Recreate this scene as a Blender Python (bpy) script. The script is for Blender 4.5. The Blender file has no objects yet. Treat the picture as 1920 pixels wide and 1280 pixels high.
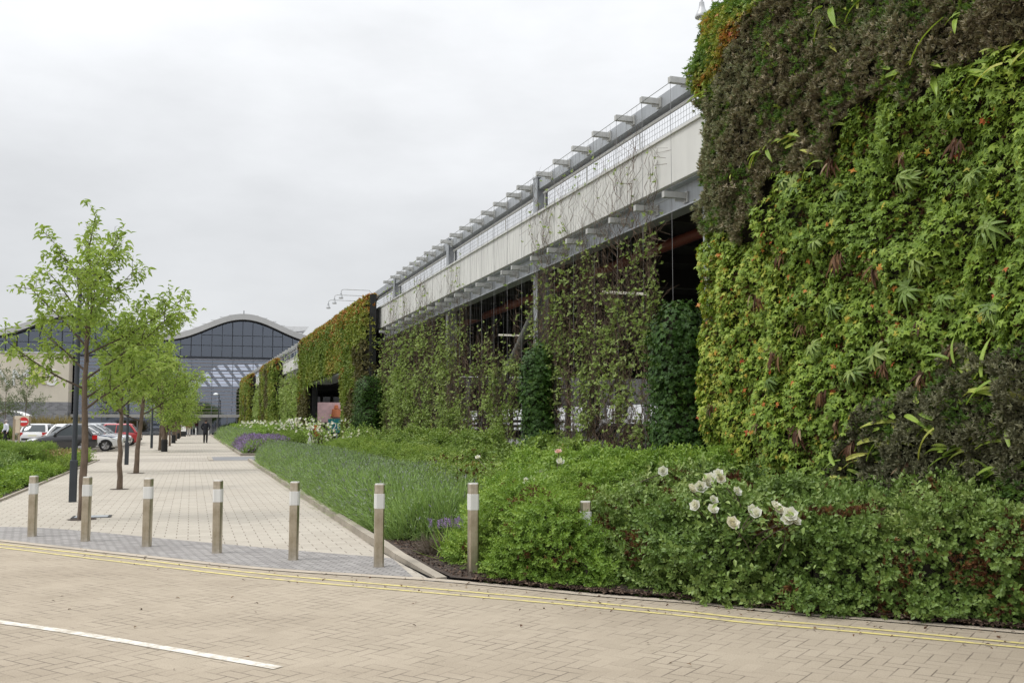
import bpy, math, random
import numpy as np
from mathutils import Vector, Matrix

random.seed(7)
rng = np.random.default_rng(7)
scene = bpy.context.scene
COL = scene.collection

# ------------------------------------------------------------------ camera frame and site frames
FPX = 1867.0                       # focal length for a 1920 px wide frame (35 mm lens)
CAMZ = 1.55
PITCH = math.atan(151.0 / FPX)
CP, SP = math.cos(PITCH), math.sin(PITCH)


def ray(px, py):
    v = 640.0 - py
    return np.array([px - 960.0, FPX * CP - v * SP, FPX * SP + v * CP])


def G(px, py, z=0.0):
    """ground point seen at a photo pixel"""
    r = ray(px, py)
    k = (z - CAMZ) / r[2]
    return np.array([r[0] * k, r[1] * k, z])


def frame(vpx):
    a = math.atan((960.0 - vpx) / FPX)
    return a, np.array([-math.sin(a), math.cos(a), 0.0]), np.array([math.cos(a), math.sin(a), 0.0])


def gpt(px, Y, z=0.0):
    return np.array([(px - 960.0) / FPX * Y, Y, z])


AW, DW, NW = frame(360.0)          # walkway: along / to the right
AF, DF, NF = frame(325.0)          # car park facade: along / to the right


def W(s, t, z=0.0):
    return DW * s + NW * t + np.array([0, 0, z])


def Fp(s, L, z=0.0):
    return DF * s + NF * L + np.array([0, 0, z])


def zt(s):
    return -0.009 * (min(max(s, 0.0), 60.0) - 22.0)


# ------------------------------------------------------------------ node helpers
class S:
    def __init__(self, nt, sock):
        self.nt, self.s = nt, sock

    def _m(self, op, o=None, o2=None, rev=False):
        n = self.nt.nodes.new('ShaderNodeMath')
        n.operation = op
        a, b = (o, self) if rev else (self, o)
        for i, v in enumerate((a, b, o2)):
            if v is None:
                continue
            if isinstance(v, S):
                self.nt.links.new(v.s, n.inputs[i])
            else:
                n.inputs[i].default_value = float(v)
        return S(self.nt, n.outputs[0])

    def __add__(self, o): return self._m('ADD', o)
    def __radd__(self, o): return self._m('ADD', o)
    def __sub__(self, o): return self._m('SUBTRACT', o)
    def __rsub__(self, o): return self._m('SUBTRACT', o, rev=True)
    def __mul__(self, o): return self._m('MULTIPLY', o)
    def __rmul__(self, o): return self._m('MULTIPLY', o)
    def __truediv__(self, o): return self._m('DIVIDE', o)
    def floor(self): return self._m('FLOOR')
    def fract(self): return self._m('FRACT')
    def fmod(self, o): return self._m('FLOORED_MODULO', o)
    def lt(self, o): return self._m('LESS_THAN', o)
    def gt(self, o): return self._m('GREATER_THAN', o)
    def min(self, o): return self._m('MINIMUM', o)
    def max(self, o): return self._m('MAXIMUM', o)
    def eq(self, v): return self._m('COMPARE', v, 0.1)
    def sstep(self, a, b):
        n = self.nt.nodes.new('ShaderNodeMapRange')
        n.interpolation_type = 'SMOOTHSTEP'
        self.nt.links.new(self.s, n.inputs[0])
        n.inputs[1].default_value = a
        n.inputs[2].default_value = b
        return S(self.nt, n.outputs[0])


def new_mat(name):
    m = bpy.data.materials.new(name)
    m.use_nodes = True
    nt = m.node_tree
    b = nt.nodes.get('Principled BSDF')
    return m, nt, b


def lk(nt, a, b):
    nt.links.new(a.s if isinstance(a, S) else a, b)


def coords(nt, rot=0.0, scale=(1, 1, 1)):
    g = nt.nodes.new('ShaderNodeNewGeometry')
    mp = nt.nodes.new('ShaderNodeMapping')
    mp.inputs['Rotation'].default_value = (0, 0, rot)
    mp.inputs['Scale'].default_value = scale
    nt.links.new(g.outputs['Position'], mp.inputs['Vector'])
    return mp.outputs[0]


def ocoords(nt, scale=(1, 1, 1)):
    g = nt.nodes.new('ShaderNodeTexCoord')
    mp = nt.nodes.new('ShaderNodeMapping')
    mp.inputs['Scale'].default_value = scale
    nt.links.new(g.outputs['Object'], mp.inputs['Vector'])
    return mp.outputs[0]


def noise(nt, vec, scale, detail=3.0, rough=0.55):
    n = nt.nodes.new('ShaderNodeTexNoise')
    n.inputs['Scale'].default_value = scale
    n.inputs['Detail'].default_value = detail
    n.inputs['Roughness'].default_value = rough
    nt.links.new(vec, n.inputs['Vector'])
    return S(nt, n.outputs[0])


def ramp(nt, fac, stops):
    r = nt.nodes.new('ShaderNodeValToRGB')
    el = r.color_ramp.elements
    while len(el) < len(stops):
        el.new(0.5)
    for e, (p, c) in zip(el, stops):
        e.position = p
        e.color = (*c, 1)
    lk(nt, fac, r.inputs[0])
    return r.outputs[0]


def mixc(nt, fac, a, b, mode='MIX'):
    n = nt.nodes.new('ShaderNodeMix')
    n.data_type = 'RGBA'
    n.blend_type = mode
    for v, i in ((fac, 0), (a, 6), (b, 7)):
        if isinstance(v, S):
            nt.links.new(v.s, n.inputs[i])
        elif isinstance(v, (int, float)):
            n.inputs[i].default_value = v
        elif isinstance(v, tuple):
            n.inputs[i].default_value = (*v, 1)
        else:
            nt.links.new(v, n.inputs[i])
    return n.outputs[2]


def bump(nt, b, h, strength=0.3, dist=0.01):
    n = nt.nodes.new('ShaderNodeBump')
    n.inputs['Strength'].default_value = strength
    n.inputs['Distance'].default_value = dist
    lk(nt, h, n.inputs['Height'])
    nt.links.new(n.outputs[0], b.inputs['Normal'])


def plain(name, c, rough=0.6, metal=0.0, var=0.12, scale=3.0, stretch=(1, 1, 1), spec=0.5, bmp=0.0, obj=True):
    """a surface with gentle mottling"""
    m, nt, b = new_mat(name)
    v = ocoords(nt, stretch) if obj else coords(nt, 0, stretch)
    n = noise(nt, v, scale, 5.0)
    lo = tuple(x * (1 - var) for x in c)
    hi = tuple(min(1.0, x * (1 + var)) for x in c)
    nt.links.new(ramp(nt, n, [(0.3, lo), (0.7, hi)]), b.inputs['Base Color'])
    b.inputs['Roughness'].default_value = rough
    b.inputs['Metallic'].default_value = metal
    b.inputs['Specular IOR Level'].default_value = spec
    if bmp:
        bump(nt, b, noise(nt, v, scale * 12, 4.0), bmp, 0.01)
    return m


def leafmat(name, stops, rough=0.5, trans=0.28, spec=0.35):
    """leaf surface: colour by a per leaf value, some light through the blade"""
    m, nt, b = new_mat(name)
    a = nt.nodes.new('ShaderNodeAttribute')
    a.attribute_name = 'tint'
    col = ramp(nt, S(nt, a.outputs['Fac']), stops)
    nt.links.new(col, b.inputs['Base Color'])
    b.inputs['Roughness'].default_value = rough
    b.inputs['Specular IOR Level'].default_value = spec
    t = nt.nodes.new('ShaderNodeBsdfTranslucent')
    nt.links.new(mixc(nt, 1.0, col, (1.0, 1.0, 0.55), 'MULTIPLY'), t.inputs['Color'])
    mx = nt.nodes.new('ShaderNodeMixShader')
    mx.inputs[0].default_value = trans
    nt.links.new(b.outputs[0], mx.inputs[1])
    nt.links.new(t.outputs[0], mx.inputs[2])
    nt.links.new(mx.outputs[0], nt.nodes['Material Output'].inputs['Surface'])
    return m


# ------------------------------------------------------------------ object helpers
ROOTLOC = {}


def tag(o, label=None, cat=None, group=None, kind=None):
    if label: o['label'] = label
    if cat: o['category'] = cat
    if group: o['group'] = group
    if kind: o['kind'] = kind
    return o


def thing(name, label, cat, loc=(0, 0, 0), group=None):
    o = bpy.data.objects.new(name, None)
    o.empty_display_size = 0.2
    COL.objects.link(o)
    o.location = tuple(float(x) for x in loc)
    ROOTLOC[o.name] = np.array([float(x) for x in loc])
    return tag(o, label, cat, group)


def rootof(p):
    while p is not None and p.parent is not None:
        p = p.parent
    return p


def link_mesh(me, name, parent=None, mats=()):
    o = bpy.data.objects.new(name, me)
    COL.objects.link(o)
    for m in (mats if isinstance(mats, (list, tuple)) else [mats]):
        me.materials.append(m)
    if parent is not None:
        o.parent = parent
    return o


def raw_mesh(name, V, loops, starts, midx=None, tint=None, smooth=False):
    me = bpy.data.meshes.new(name)
    me.vertices.add(len(V))
    me.vertices.foreach_set('co', np.asarray(V, dtype=np.float32).ravel())
    me.loops.add(len(loops))
    me.loops.foreach_set('vertex_index', np.asarray(loops, dtype=np.int32))
    me.polygons.add(len(starts))
    me.polygons.foreach_set('loop_start', np.asarray(starts, dtype=np.int32))
    if midx is not None:
        me.polygons.foreach_set('material_index', np.asarray(midx, dtype=np.int32))
    me.update(calc_edges=True)
    if tint is not None:
        at = me.attributes.new('tint', 'FLOAT', 'POINT')
        at.data.foreach_set('value', np.asarray(tint, dtype=np.float32))
    me.polygons.foreach_set('use_smooth', np.full(len(starts), bool(smooth)))
    return me


def base_off(parent):
    r = rootof(parent)
    return ROOTLOC.get(r.name, np.zeros(3)) if r is not None else np.zeros(3)


IDENT = lambda p: p
FAC = lambda p: Fp(p[1], p[0], p[2])                 # (L, s, z) of the facade
FACT = lambda p: Fp(p[1], p[0], p[2] + zt(p[1]))     # same, following the fall of the deck
WALK = lambda p: W(p[1], p[0], p[2])                 # (t, s, z) of the walkway


class MB:
    """collects faces for ONE mesh object"""

    def __init__(self, T=IDENT):
        self.v, self.f, self.T = [], [], T

    def add(self, vs, fs):
        k = len(self.v)
        self.v += [np.asarray(self.T(np.asarray(p, dtype=float))) for p in vs]
        self.f += [tuple(i + k for i in f) for f in fs]
        return self

    def box(self, x0, x1, y0, y1, z0, z1):
        return self.add([(x0, y0, z0), (x1, y0, z0), (x1, y1, z0), (x0, y1, z0), (x0, y0, z1), (x1, y0, z1), (x1, y1, z1), (x0, y1, z1)],
                        [(0, 3, 2, 1), (4, 5, 6, 7), (0, 1, 5, 4), (1, 2, 6, 5), (2, 3, 7, 6), (3, 0, 4, 7)])

    def cham(self, x0, x1, y0, y1, z0, z1, c):
        """box with chamfered vertical edges and top"""
        def ring(i, z):
            return [(x0 + i + c, y0 + i, z), (x1 - i - c, y0 + i, z), (x1 - i, y0 + i + c, z), (x1 - i, y1 - i - c, z),
                    (x1 - i - c, y1 - i, z), (x0 + i + c, y1 - i, z), (x0 + i, y1 - i - c, z), (x0 + i, y0 + i + c, z)]
        v = ring(0, z0) + ring(0, z1 - c) + ring(c * 0.8, z1)
        f = [tuple(range(7, -1, -1)), tuple(range(16, 24))]
        for a in (0, 8):
            f += [(a + k, a + (k + 1) % 8, a + 8 + (k + 1) % 8, a + 8 + k) for k in range(8)]
        return self.add(v, f)

    def tube(self, pts, r, n=6, cap=True):
        pts = [np.asarray(p, dtype=float) for p in pts]
        rs = r if isinstance(r, (list, tuple, np.ndarray)) else [r] * len(pts)
        vs, fs = [], []
        up = None
        for i, p in enumerate(pts):
            d = pts[min(i + 1, len(pts) - 1)] - pts[max(i - 1, 0)]
            d = d / (np.linalg.norm(d) + 1e-9)
            if up is None:
                a = np.array([0, 0, 1.0]) if abs(d[2]) < 0.9 else np.array([1.0, 0, 0])
            else:
                a = up
            x = np.cross(a, d); x /= np.linalg.norm(x) + 1e-9
            up = np.cross(d, x)
            for k in range(n):
                t = 2 * math.pi * k / n
                vs.append(p + rs[i] * (math.cos(t) * x + math.sin(t) * up))
        for i in range(len(pts) - 1):
            for k in range(n):
                fs.append((i * n + k, i * n + (k + 1) % n, (i + 1) * n + (k + 1) % n, (i + 1) * n + k))
        if cap:
            fs.append(tuple(range(n - 1, -1, -1)))
            m = (len(pts) - 1) * n
            fs.append(tuple(range(m, m + n)))
        return self.add(vs, fs)

    def lathe(self, prof, n=16, c=(0, 0)):
        vs, fs = [], []
        for r, z in prof:
            for k in range(n):
                t = 2 * math.pi * (k + 0.5) / n
                vs.append((c[0] + r * math.cos(t), c[1] + r * math.sin(t), z))
        for i in range(len(prof) - 1):
            for k in range(n):
                fs.append((i * n + k, i * n + (k + 1) % n, (i + 1) * n + (k + 1) % n, (i + 1) * n + k))
        fs.append(tuple(range(n - 1, -1, -1)))
        m = (len(prof) - 1) * n
        fs.append(tuple(range(m, m + n)))
        return self.add(vs, fs)

    def prism(self, poly, z0, z1):
        n = len(poly)
        vs = [(p[0], p[1], z0) for p in poly] + [(p[0], p[1], z1) for p in poly]
        fs = [tuple(range(n - 1, -1, -1)), tuple(range(n, 2 * n))]
        fs += [(k, (k + 1) % n, n + (k + 1) % n, n + k) for k in range(n)]
        return self.add(vs, fs)

    def poly(self, pts):
        return self.add(pts, [tuple(range(len(pts)))])

    def build(self, name, mats, parent=None, smooth=False, world=True):
        off = base_off(parent) if world else np.zeros(3)
        V = np.array(self.v) - off
        loops = [i for f in self.f for i in f]
        starts = np.cumsum([0] + [len(f) for f in self.f[:-1]])
        me = raw_mesh(name, V, loops, starts)
        if smooth:
            me.polygons.foreach_set('use_smooth', np.ones(len(self.f), dtype=bool))
            if hasattr(me, 'set_sharp_from_angle'):
                me.set_sharp_from_angle(angle=math.radians(40))
        return link_mesh(me, name, parent, mats)


def structure(name, mb, mat):
    o = mb.build(name, mat)
    o['kind'] = 'structure'
    return o


def children(o):
    return [c for c in o.children]


def dup(o, parent=None):
    c = o.copy()
    COL.objects.link(c)
    if parent is not None:
        c.parent = parent
    for ch in children(o):
        dup(ch, c)
    return c


# ------------------------------------------------------------------ foliage machinery (numpy)
def vnoise(p, freq, seed=0):
    p = np.asarray(p, dtype=float) * freq + seed * 17.31
    i = np.floor(p).astype(np.int64)
    f = p - i
    f = f * f * (3 - 2 * f)
    out = np.zeros(len(p))
    for dx in (0, 1):
        for dy in (0, 1):
            for dz in (0, 1):
                h = (i[:, 0] + dx) * 73856093 ^ (i[:, 1] + dy) * 19349663 ^ (i[:, 2] + dz) * 83492791 ^ (seed * 2654435)
                h = (h ^ (h >> 13)) * 1274126177 & 0x7fffffff
                h = ((h ^ (h >> 16)) & 0xffff) / 65535.0
                w = (f[:, 0] if dx else 1 - f[:, 0]) * (f[:, 1] if dy else 1 - f[:, 1]) * (f[:, 2] if dz else 1 - f[:, 2])
                out += w * h
    return out


def unit(a):
    return a / (np.linalg.norm(a, axis=-1, keepdims=True) + 1e-9)


def rdir(n):
    return unit(rng.normal(size=(n, 3)))


class Tpl:
    def __init__(self, v, f):
        self.v = np.array(v, dtype=float)
        self.f = [tuple(x) for x in f]


def t_leaf(w=0.34, fold=0.10, droop=0.0):
    return Tpl([(0, 0, 0), (w * .8, .38, fold), (w * .62, .7, fold * .7 - droop * .5), (0, 1, -droop), (-w * .62, .7, fold * .7 - droop * .5), (-w * .8, .38, fold), (0, .5, -droop * .25)],
               [(0, 1, 6), (1, 2, 6), (2, 3, 6), (3, 4, 6), (4, 5, 6), (5, 0, 6)])


def t_diamond(w=0.3, fold=0.1):
    return Tpl([(0, 0, 0), (w, .45, fold), (0, 1, 0), (-w, .45, fold)], [(0, 1, 2), (0, 2, 3)])


def t_palmate(n=5, inner=.5, spread=300, droop=.18):
    v = [(0, 0, .06)]
    m = 2 * n - 1
    for k in range(m):
        a = math.radians(-spread / 2 + spread * k / (m - 1))
        r = 1.0 if k % 2 == 0 else inner
        r *= 1 - 0.12 * abs(math.sin(a / 2))
        v.append((r * math.sin(a) * .5, r * math.cos(a) * .5, -droop * r * .5 if k % 2 == 0 else 0.02))
    return Tpl(v, [(0, k, k + 1) for k in range(1, m)])


def t_blade(segs=3, w=.04, curve=.25):
    v, f = [], []
    for i in range(segs + 1):
        t = i / segs
        ww = w * (1 - t ** 2 * .9)
        v += [(-ww, t, -curve * t * t), (ww, t, -curve * t * t)]
    for i in range(segs):
        f.append((2 * i, 2 * i + 1, 2 * i + 3, 2 * i + 2))
    return Tpl(v, f)


def t_strap(segs=4, w=.09, curve=.35, fold=.03):
    """strap fern leaf, widest in the middle and bending over"""
    v, f = [], []
    for i in range(segs + 1):
        t = i / segs
        ww = w * (math.sin(math.pi * min(1, .12 + t * .86)) ** .6)
        z = -curve * t ** 2.2
        v += [(-ww, t, z + fold), (0, t, z), (ww, t, z + fold)]
    for i in range(segs):
        for k in (0, 1):
            f.append((3 * i + k, 3 * i + k + 1, 3 * i + k + 4, 3 * i + k + 3))
    return Tpl(v, f)


def t_combine(parts):
    """parts: list of (Tpl, 3x3 rotation, offset, scale)"""
    v, f, k = [], [], 0
    for t, R, o, s in parts:
        v.append((t.v * s) @ np.array(R).T + np.array(o))
        f += [tuple(i + k for i in x) for x in t.f]
        k += len(t.v)
    return Tpl(np.vstack(v), f)


def basis(y, z):
    y = np.array(y, float); y /= np.linalg.norm(y)
    z = np.array(z, float); z = z - y * z.dot(y); z /= np.linalg.norm(z) + 1e-9
    x = np.cross(y, z)
    return np.stack([x, y, z], axis=1)


def t_sprig(n=11, leaf=.24, w=.3, seed=1, upk=.75, stem=True):
    """a twig one unit long carrying n leaves"""
    r = random.Random(seed)
    parts = []
    L = t_diamond(w, .12)
    for i in range(n):
        t = .12 + .88 * i / (n - 1)
        a = i * 2.4 + r.uniform(-.4, .4)
        out = np.array([math.cos(a), 0, math.sin(a)])
        y = out * (1 - .5 * t) + np.array([0, upk * (0.6 + t), 0])
        z = np.array([0, 1, 0]) * .9 - out * .3 + np.array([r.uniform(-.3, .3) for _ in range(3)]) + np.array([0, 0, .5])
        parts.append((L, basis(y, z), (0.02 * math.cos(a), t * .82, .02 * math.sin(a)), leaf * r.uniform(.75, 1.15)))
    T = t_combine(parts)
    if stem:
        k = len(T.v)
        T.v = np.vstack([T.v, [(-.008, 0, 0), (.008, 0, 0), (0, .85, 0)]])
        T.f.append((k, k + 1, k + 2))
    return T


def t_tuft(n=9, leaf=.6, w=.16, seed=2, spread=1.0):
    r = random.Random(seed)
    parts = []
    L = t_diamond(w, .08)
    for i in range(n):
        a = i * 2.4 + r.uniform(-.3, .3)
        e = r.uniform(.15, 1.0) * spread
        y = np.array([math.cos(a) * e, math.sin(a) * e, 1.0 - .55 * e])
        parts.append((L, basis(y, np.array([0, 0, 1.0]) + np.array([r.uniform(-.2, .2) for _ in range(3)])), (0, 0, 0), leaf * r.uniform(.7, 1.1)))
    return t_combine(parts)


def t_whorl(n=7, leaf=1.0, w=.13, seed=3, droop=.5):
    """palm like whorl of drooping leaflets (hellebore)"""
    r = random.Random(seed)
    parts = []
    L = t_strap(3, w, droop, .03)
    for i in range(n):
        a = math.radians(-125 + 250 * i / (n - 1))
        y = np.array([math.sin(a), math.cos(a), .25])
        parts.append((L, basis(y, (0, 0, 1)), (0, 0, 0), leaf * r.uniform(.8, 1.1)))
    return t_combine(parts)


def t_rose():
    """double rose bloom: cupped rings of petals"""
    parts = []
    P = Tpl([(0, 0, 0), (.34, .3, .08), (.38, .75, .3), (0, 1.0, .42), (-.38, .75, .3), (-.34, .3, .08), (0, .5, .05)],
            [(0, 1, 6), (1, 2, 6), (2, 3, 6), (3, 4, 6), (4, 5, 6), (5, 0, 6)])
    for ring, (n, tilt, s) in enumerate([(6, .12, 1.0), (6, .55, .85), (5, 1.1, .68), (4, 1.9, .5)]):
        for i in range(n):
            a = 2 * math.pi * (i + ring * .5) / n
            y = np.array([math.cos(a), math.sin(a), tilt])
            parts.append((P, basis(y, (-math.cos(a) * .3, -math.sin(a) * .3, 1)), (0, 0, 0), .5 * s))
    return t_combine(parts)


class Cloud:
    """collects many leaves for ONE mesh object"""

    def __init__(self):
        self.parts = []

    def add(self, T, pos, nrm, tip, scale, slot=0, tint=None):
        n = len(pos)
        if n == 0:
            return self
        z = unit(np.asarray(nrm, float))
        y = np.asarray(tip, float)
        y = unit(y - (y * z).sum(1, keepdims=True) * z)
        x = np.cross(y, z)
        sc = np.broadcast_to(np.asarray(scale, float), (n,))[:, None, None]
        v = T.v[None] * sc
        V = v[:, :, 0:1] * x[:, None] + v[:, :, 1:2] * y[:, None] + v[:, :, 2:3] * z[:, None] + np.asarray(pos)[:, None]
        if tint is None:
            tint = rng.random(n)
        self.parts.append((T, V.reshape(-1, 3), n, slot, np.repeat(np.clip(tint, 0, 1), len(T.v))))
        return self

    def build(self, name, mats, parent=None):
        off = base_off(parent)
        Vs, loops, sizes, mi, ti, k = [], [], [], [], [], 0
        for T, V, n, slot, tn in self.parts:
            m = len(T.v)
            flat = np.array([i for f in T.f for i in f], dtype=np.int64)
            sz = np.array([len(f) for f in T.f], dtype=np.int64)
            loops.append((np.arange(n)[:, None] * m + flat[None] + k).ravel())
            sizes.append(np.tile(sz, n))
            mi.append(np.full(n * len(T.f), slot))
            ti.append(tn)
            Vs.append(V - off)
            k += len(V)
        sizes = np.concatenate(sizes)
        starts = np.concatenate([[0], np.cumsum(sizes)[:-1]])
        me = raw_mesh(name, np.vstack(Vs), np.concatenate(loops), starts, np.concatenate(mi), np.concatenate(ti))
        return link_mesh(me, name, parent, mats)


def sdist(P, poly):
    """signed distance, positive inside"""
    P = np.asarray(P)[:, :2]
    poly = np.asarray(poly)[:, :2]
    d = np.full(len(P), 1e9)
    inside = np.zeros(len(P), bool)
    n = len(poly)
    for i in range(n):
        a, b = poly[i], poly[(i + 1) % n]
        e = b - a
        w = P - a
        t = np.clip((w @ e) / (e @ e + 1e-12), 0, 1)
        d = np.minimum(d, np.linalg.norm(w - t[:, None] * e, axis=1))
        c = (a[1] > P[:, 1]) != (b[1] > P[:, 1])
        xs = a[0] + (P[:, 1] - a[1]) / (e[1] + 1e-12) * e[0]
        inside ^= c & (P[:, 0] < xs)
    return np.where(inside, d, -d)


class Surf:
    """triangulated surface that foliage is sown on"""

    def __init__(self, V, T):
        self.V, self.T = V, T
        a, b, c = V[T[:, 0]], V[T[:, 1]], V[T[:, 2]]
        n = np.cross(b - a, c - a)
        self.A = np.linalg.norm(n, axis=1) / 2
        self.N = unit(n)
        vn = np.zeros_like(V)
        for k in range(3):
            np.add.at(vn, T[:, k], n)
        self.vn = unit(vn)
        self.area = self.A.sum()

    def sample(self, n):
        k = rng.choice(len(self.T), size=int(n), p=self.A / self.A.sum())
        u, v = rng.random(int(n)), rng.random(int(n))
        m = u + v > 1
        u[m], v[m] = 1 - u[m], 1 - v[m]
        t = self.T[k]
        w = 1 - u - v
        P = self.V[t[:, 0]] * w[:, None] + self.V[t[:, 1]] * u[:, None] + self.V[t[:, 2]] * v[:, None]
        N = unit(self.vn[t[:, 0]] * w[:, None] + self.vn[t[:, 1]] * u[:, None] + self.vn[t[:, 2]] * v[:, None])
        return P, N

    def core(self, name, mat, parent, inset=.06):
        V = self.V - self.vn * inset - base_off(parent)
        starts = np.arange(len(self.T)) * 3
        me = raw_mesh(name, V, self.T.ravel(), starts, smooth=True)
        return link_mesh(me, name, parent, mat)


def mound(poly, H, r=.5, amp=.12, freq=1.8, step=.08, seed=1, edge=.15, pw=2.4, z0=0.0):
    poly = np.asarray(poly)[:, :2]
    lo, hi = poly.min(0) - .3, poly.max(0) + .3
    nx, ny = int((hi[0] - lo[0]) / step) + 2, int((hi[1] - lo[1]) / step) + 2
    gx, gy = np.meshgrid(np.linspace(lo[0], hi[0], nx), np.linspace(lo[1], hi[1], ny), indexing='ij')
    P = np.stack([gx.ravel(), gy.ravel(), np.zeros(nx * ny)], 1)
    d = sdist(P, poly) + (vnoise(P, 2.3, seed + 5) - .5) * 2 * edge
    k = 1 - np.clip(d / r, 0, 1)
    h = H(P) if callable(H) else H
    z = h * (1 - k ** pw) ** (1 / pw)
    z = z * (1 + (vnoise(P, freq, seed) - .5) * 2 * amp / .6 + (vnoise(P, freq * 2.7, seed + 3) - .5) * amp)
    z = np.where(d > 0, np.maximum(z, .02), 0)
    P[:, 2] = z + z0
    idx = np.arange(nx * ny).reshape(nx, ny)
    a, b, c, e = idx[:-1, :-1].ravel(), idx[1:, :-1].ravel(), idx[1:, 1:].ravel(), idx[:-1, 1:].ravel()
    ok = (d[a] > 0) | (d[b] > 0) | (d[c] > 0) | (d[e] > 0)
    T = np.concatenate([np.stack([a, b, c], 1)[ok], np.stack([a, c, e], 1)[ok]])
    used, inv = np.unique(T, return_inverse=True)
    return Surf(P[used], inv.reshape(T.shape))


UP = np.array([0, 0, 1.0])
print('part 1 ready')
# ------------------------------------------------------------------ ground materials
def sepxyz(nt, vec):
    n = nt.nodes.new('ShaderNodeSeparateXYZ')
    nt.links.new(vec, n.inputs[0])
    return S(nt, n.outputs[0]), S(nt, n.outputs[1])


def cellrand(nt, i, j):
    c = nt.nodes.new('ShaderNodeCombineXYZ')
    lk(nt, i, c.inputs[0]); lk(nt, j, c.inputs[1])
    w = nt.nodes.new('ShaderNodeTexWhiteNoise')
    nt.links.new(c.outputs[0], w.inputs['Vector'])
    return S(nt, w.outputs['Value'])


def finish_paving(nt, b, joint, rnd, lo, hi, jcol, grime=(0.6, 0.58, 0.55), rough=.85, gs=.5, grain=90, tracks=False):
    v = coords(nt)
    base = ramp(nt, rnd, [(0.0, lo), (1.0, hi)])
    g1 = noise(nt, v, gs, 6.0, .65)
    base = mixc(nt, g1.sstep(.42, .72) * .55, base, mixc(nt, 1.0, base, grime, 'MULTIPLY'))
    g2 = noise(nt, v, grain, 3.0, .7)
    base = mixc(nt, .5, base, ramp(nt, g2, [(.3, (.62, .62, .62)), (.7, (1.25, 1.25, 1.25))]), 'MULTIPLY')
    if tracks:                               # long worn wheel tracks and older, darker blocks
        g4 = noise(nt, coords(nt, math.radians(-11), (.10, 1.0, 1.0)), .9, 4.0, .6)
        base = mixc(nt, g4.sstep(.48, .68) * .42, base, mixc(nt, 1.0, base, (.74, .72, .70), 'MULTIPLY'))
        g5 = noise(nt, v, 1.6, 6.0, .75)
        base = mixc(nt, g5.sstep(.60, .70) * .35, base, mixc(nt, 1.0, base, (.66, .63, .60), 'MULTIPLY'))
    g3 = noise(nt, v, 7.0, 5.0, .7)
    base = mixc(nt, g3.sstep(.60, .74) * .35, base, mixc(nt, 1.0, base, (.55, .52, .48), 'MULTIPLY'))
    nt.links.new(mixc(nt, joint, base, jcol), b.inputs['Base Color'])
    b.inputs['Roughness'].default_value = rough
    b.inputs['Specular IOR Level'].default_value = .25
    bump(nt, b, (1.0 - joint) + g2 * .15, .35, .006)


def running_bond(name, bw, bh, jw, lo, hi, jcol, rot, jvis=1.0, cross=1.0, **k):
    m, nt, b = new_mat(name)
    u, v = sepxyz(nt, coords(nt, rot))
    row = (v / bh).floor()
    uu = u / bw + row.fmod(2.0) * .5
    ci = uu.floor()
    fu, fv = uu.fract(), (v / bh).fract()
    du = fu.min(1.0 - fu) * bw
    dv = fv.min(1.0 - fv) * bh
    rnd = cellrand(nt, ci, row)
    wob = noise(nt, coords(nt), 6.0, 2.0)
    joint = (1.0 - du.sstep(jw * .4, jw * 1.2)).max((1.0 - dv.sstep(jw * .4, jw * 1.2)) * cross) * (wob * .8 + .5).min(1.0) * jvis
    finish_paving(nt, b, joint, rnd, lo, hi, jcol, **k)
    return m


def herringbone(name, w, jw, lo, hi, jcol, rot, jvis=1.0, **k):
    m, nt, b = new_mat(name)
    u, v = sepxyz(nt, coords(nt, rot))
    x, y = u / w, v / w
    i, j = x.floor(), y.floor()
    fx, fy = x.fract(), y.fract()
    kk = (i - j).fmod(4.0)
    k0, k1, k2, k3 = kk.eq(0), kk.eq(1), kk.eq(2), kk.eq(3)
    big = 9.0
    # distance to each side, ignored where the block carries on into the next cell
    left = fx + k1 * big
    right = (1.0 - fx) + k0 * big
    bot = fy + k2 * big
    top = (1.0 - fy) + k3 * big
    d = left.min(right).min(bot.min(top)) * w
    rnd = cellrand(nt, i - k1, j + k3)
    wob = noise(nt, coords(nt), 2.2, 4.0, .7)
    joint = (1.0 - d.sstep(jw * .3, jw * 1.3)) * wob.sstep(.36, .62) * jvis
    finish_paving(nt, b, joint, rnd, lo, hi, jcol, **k)
    return m


M = {}
M['road'] = herringbone('block_paving', .105, .006, (.360, .306, .235), (.392, .334, .258), (.15, .122, .095), math.radians(34), grime=(.70, .68, .66), gs=.35, tracks=True)
M['walk'] = running_bond('pale_paving', .30, .20, .0075, (.40, .362, .306), (.45, .41, .348), (.17, .145, .115), -AW, cross=.42, grime=(.86, .84, .82), gs=.3)
M['band'] = running_bond('small_paving', .20, .10, .010, (.34, .31, .265), (.42, .38, .32), (.19, .165, .14), -AW, grime=(.86, .84, .82))
M['tactile'] = running_bond('tactile_paving', .12, .085, .011, (.265, .25, .24), (.355, .338, .322), (.155, .145, .14), math.radians(9.5), grime=(.8, .8, .8))
M['kerb'] = plain('kerb_stone', (.33, .29, .235), .85, 0, .22, 1.7, bmp=.3, obj=False)
M['kerbpale'] = plain('kerb_pale', (.40, .345, .275), .85, 0, .14, 1.7, bmp=.3, obj=False)
M['asphalt'] = plain('asphalt', (.20, .20, .205), .9, 0, .15, 1.2, bmp=.3, obj=False)
M['soil'] = plain('soil', (.050, .034, .025), .95, 0, .5, 6.0, bmp=.8, obj=False)
M['floor'] = plain('concrete_floor', (.12, .118, .112), .8, 0, .2, .6, bmp=.2, obj=False)


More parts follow.
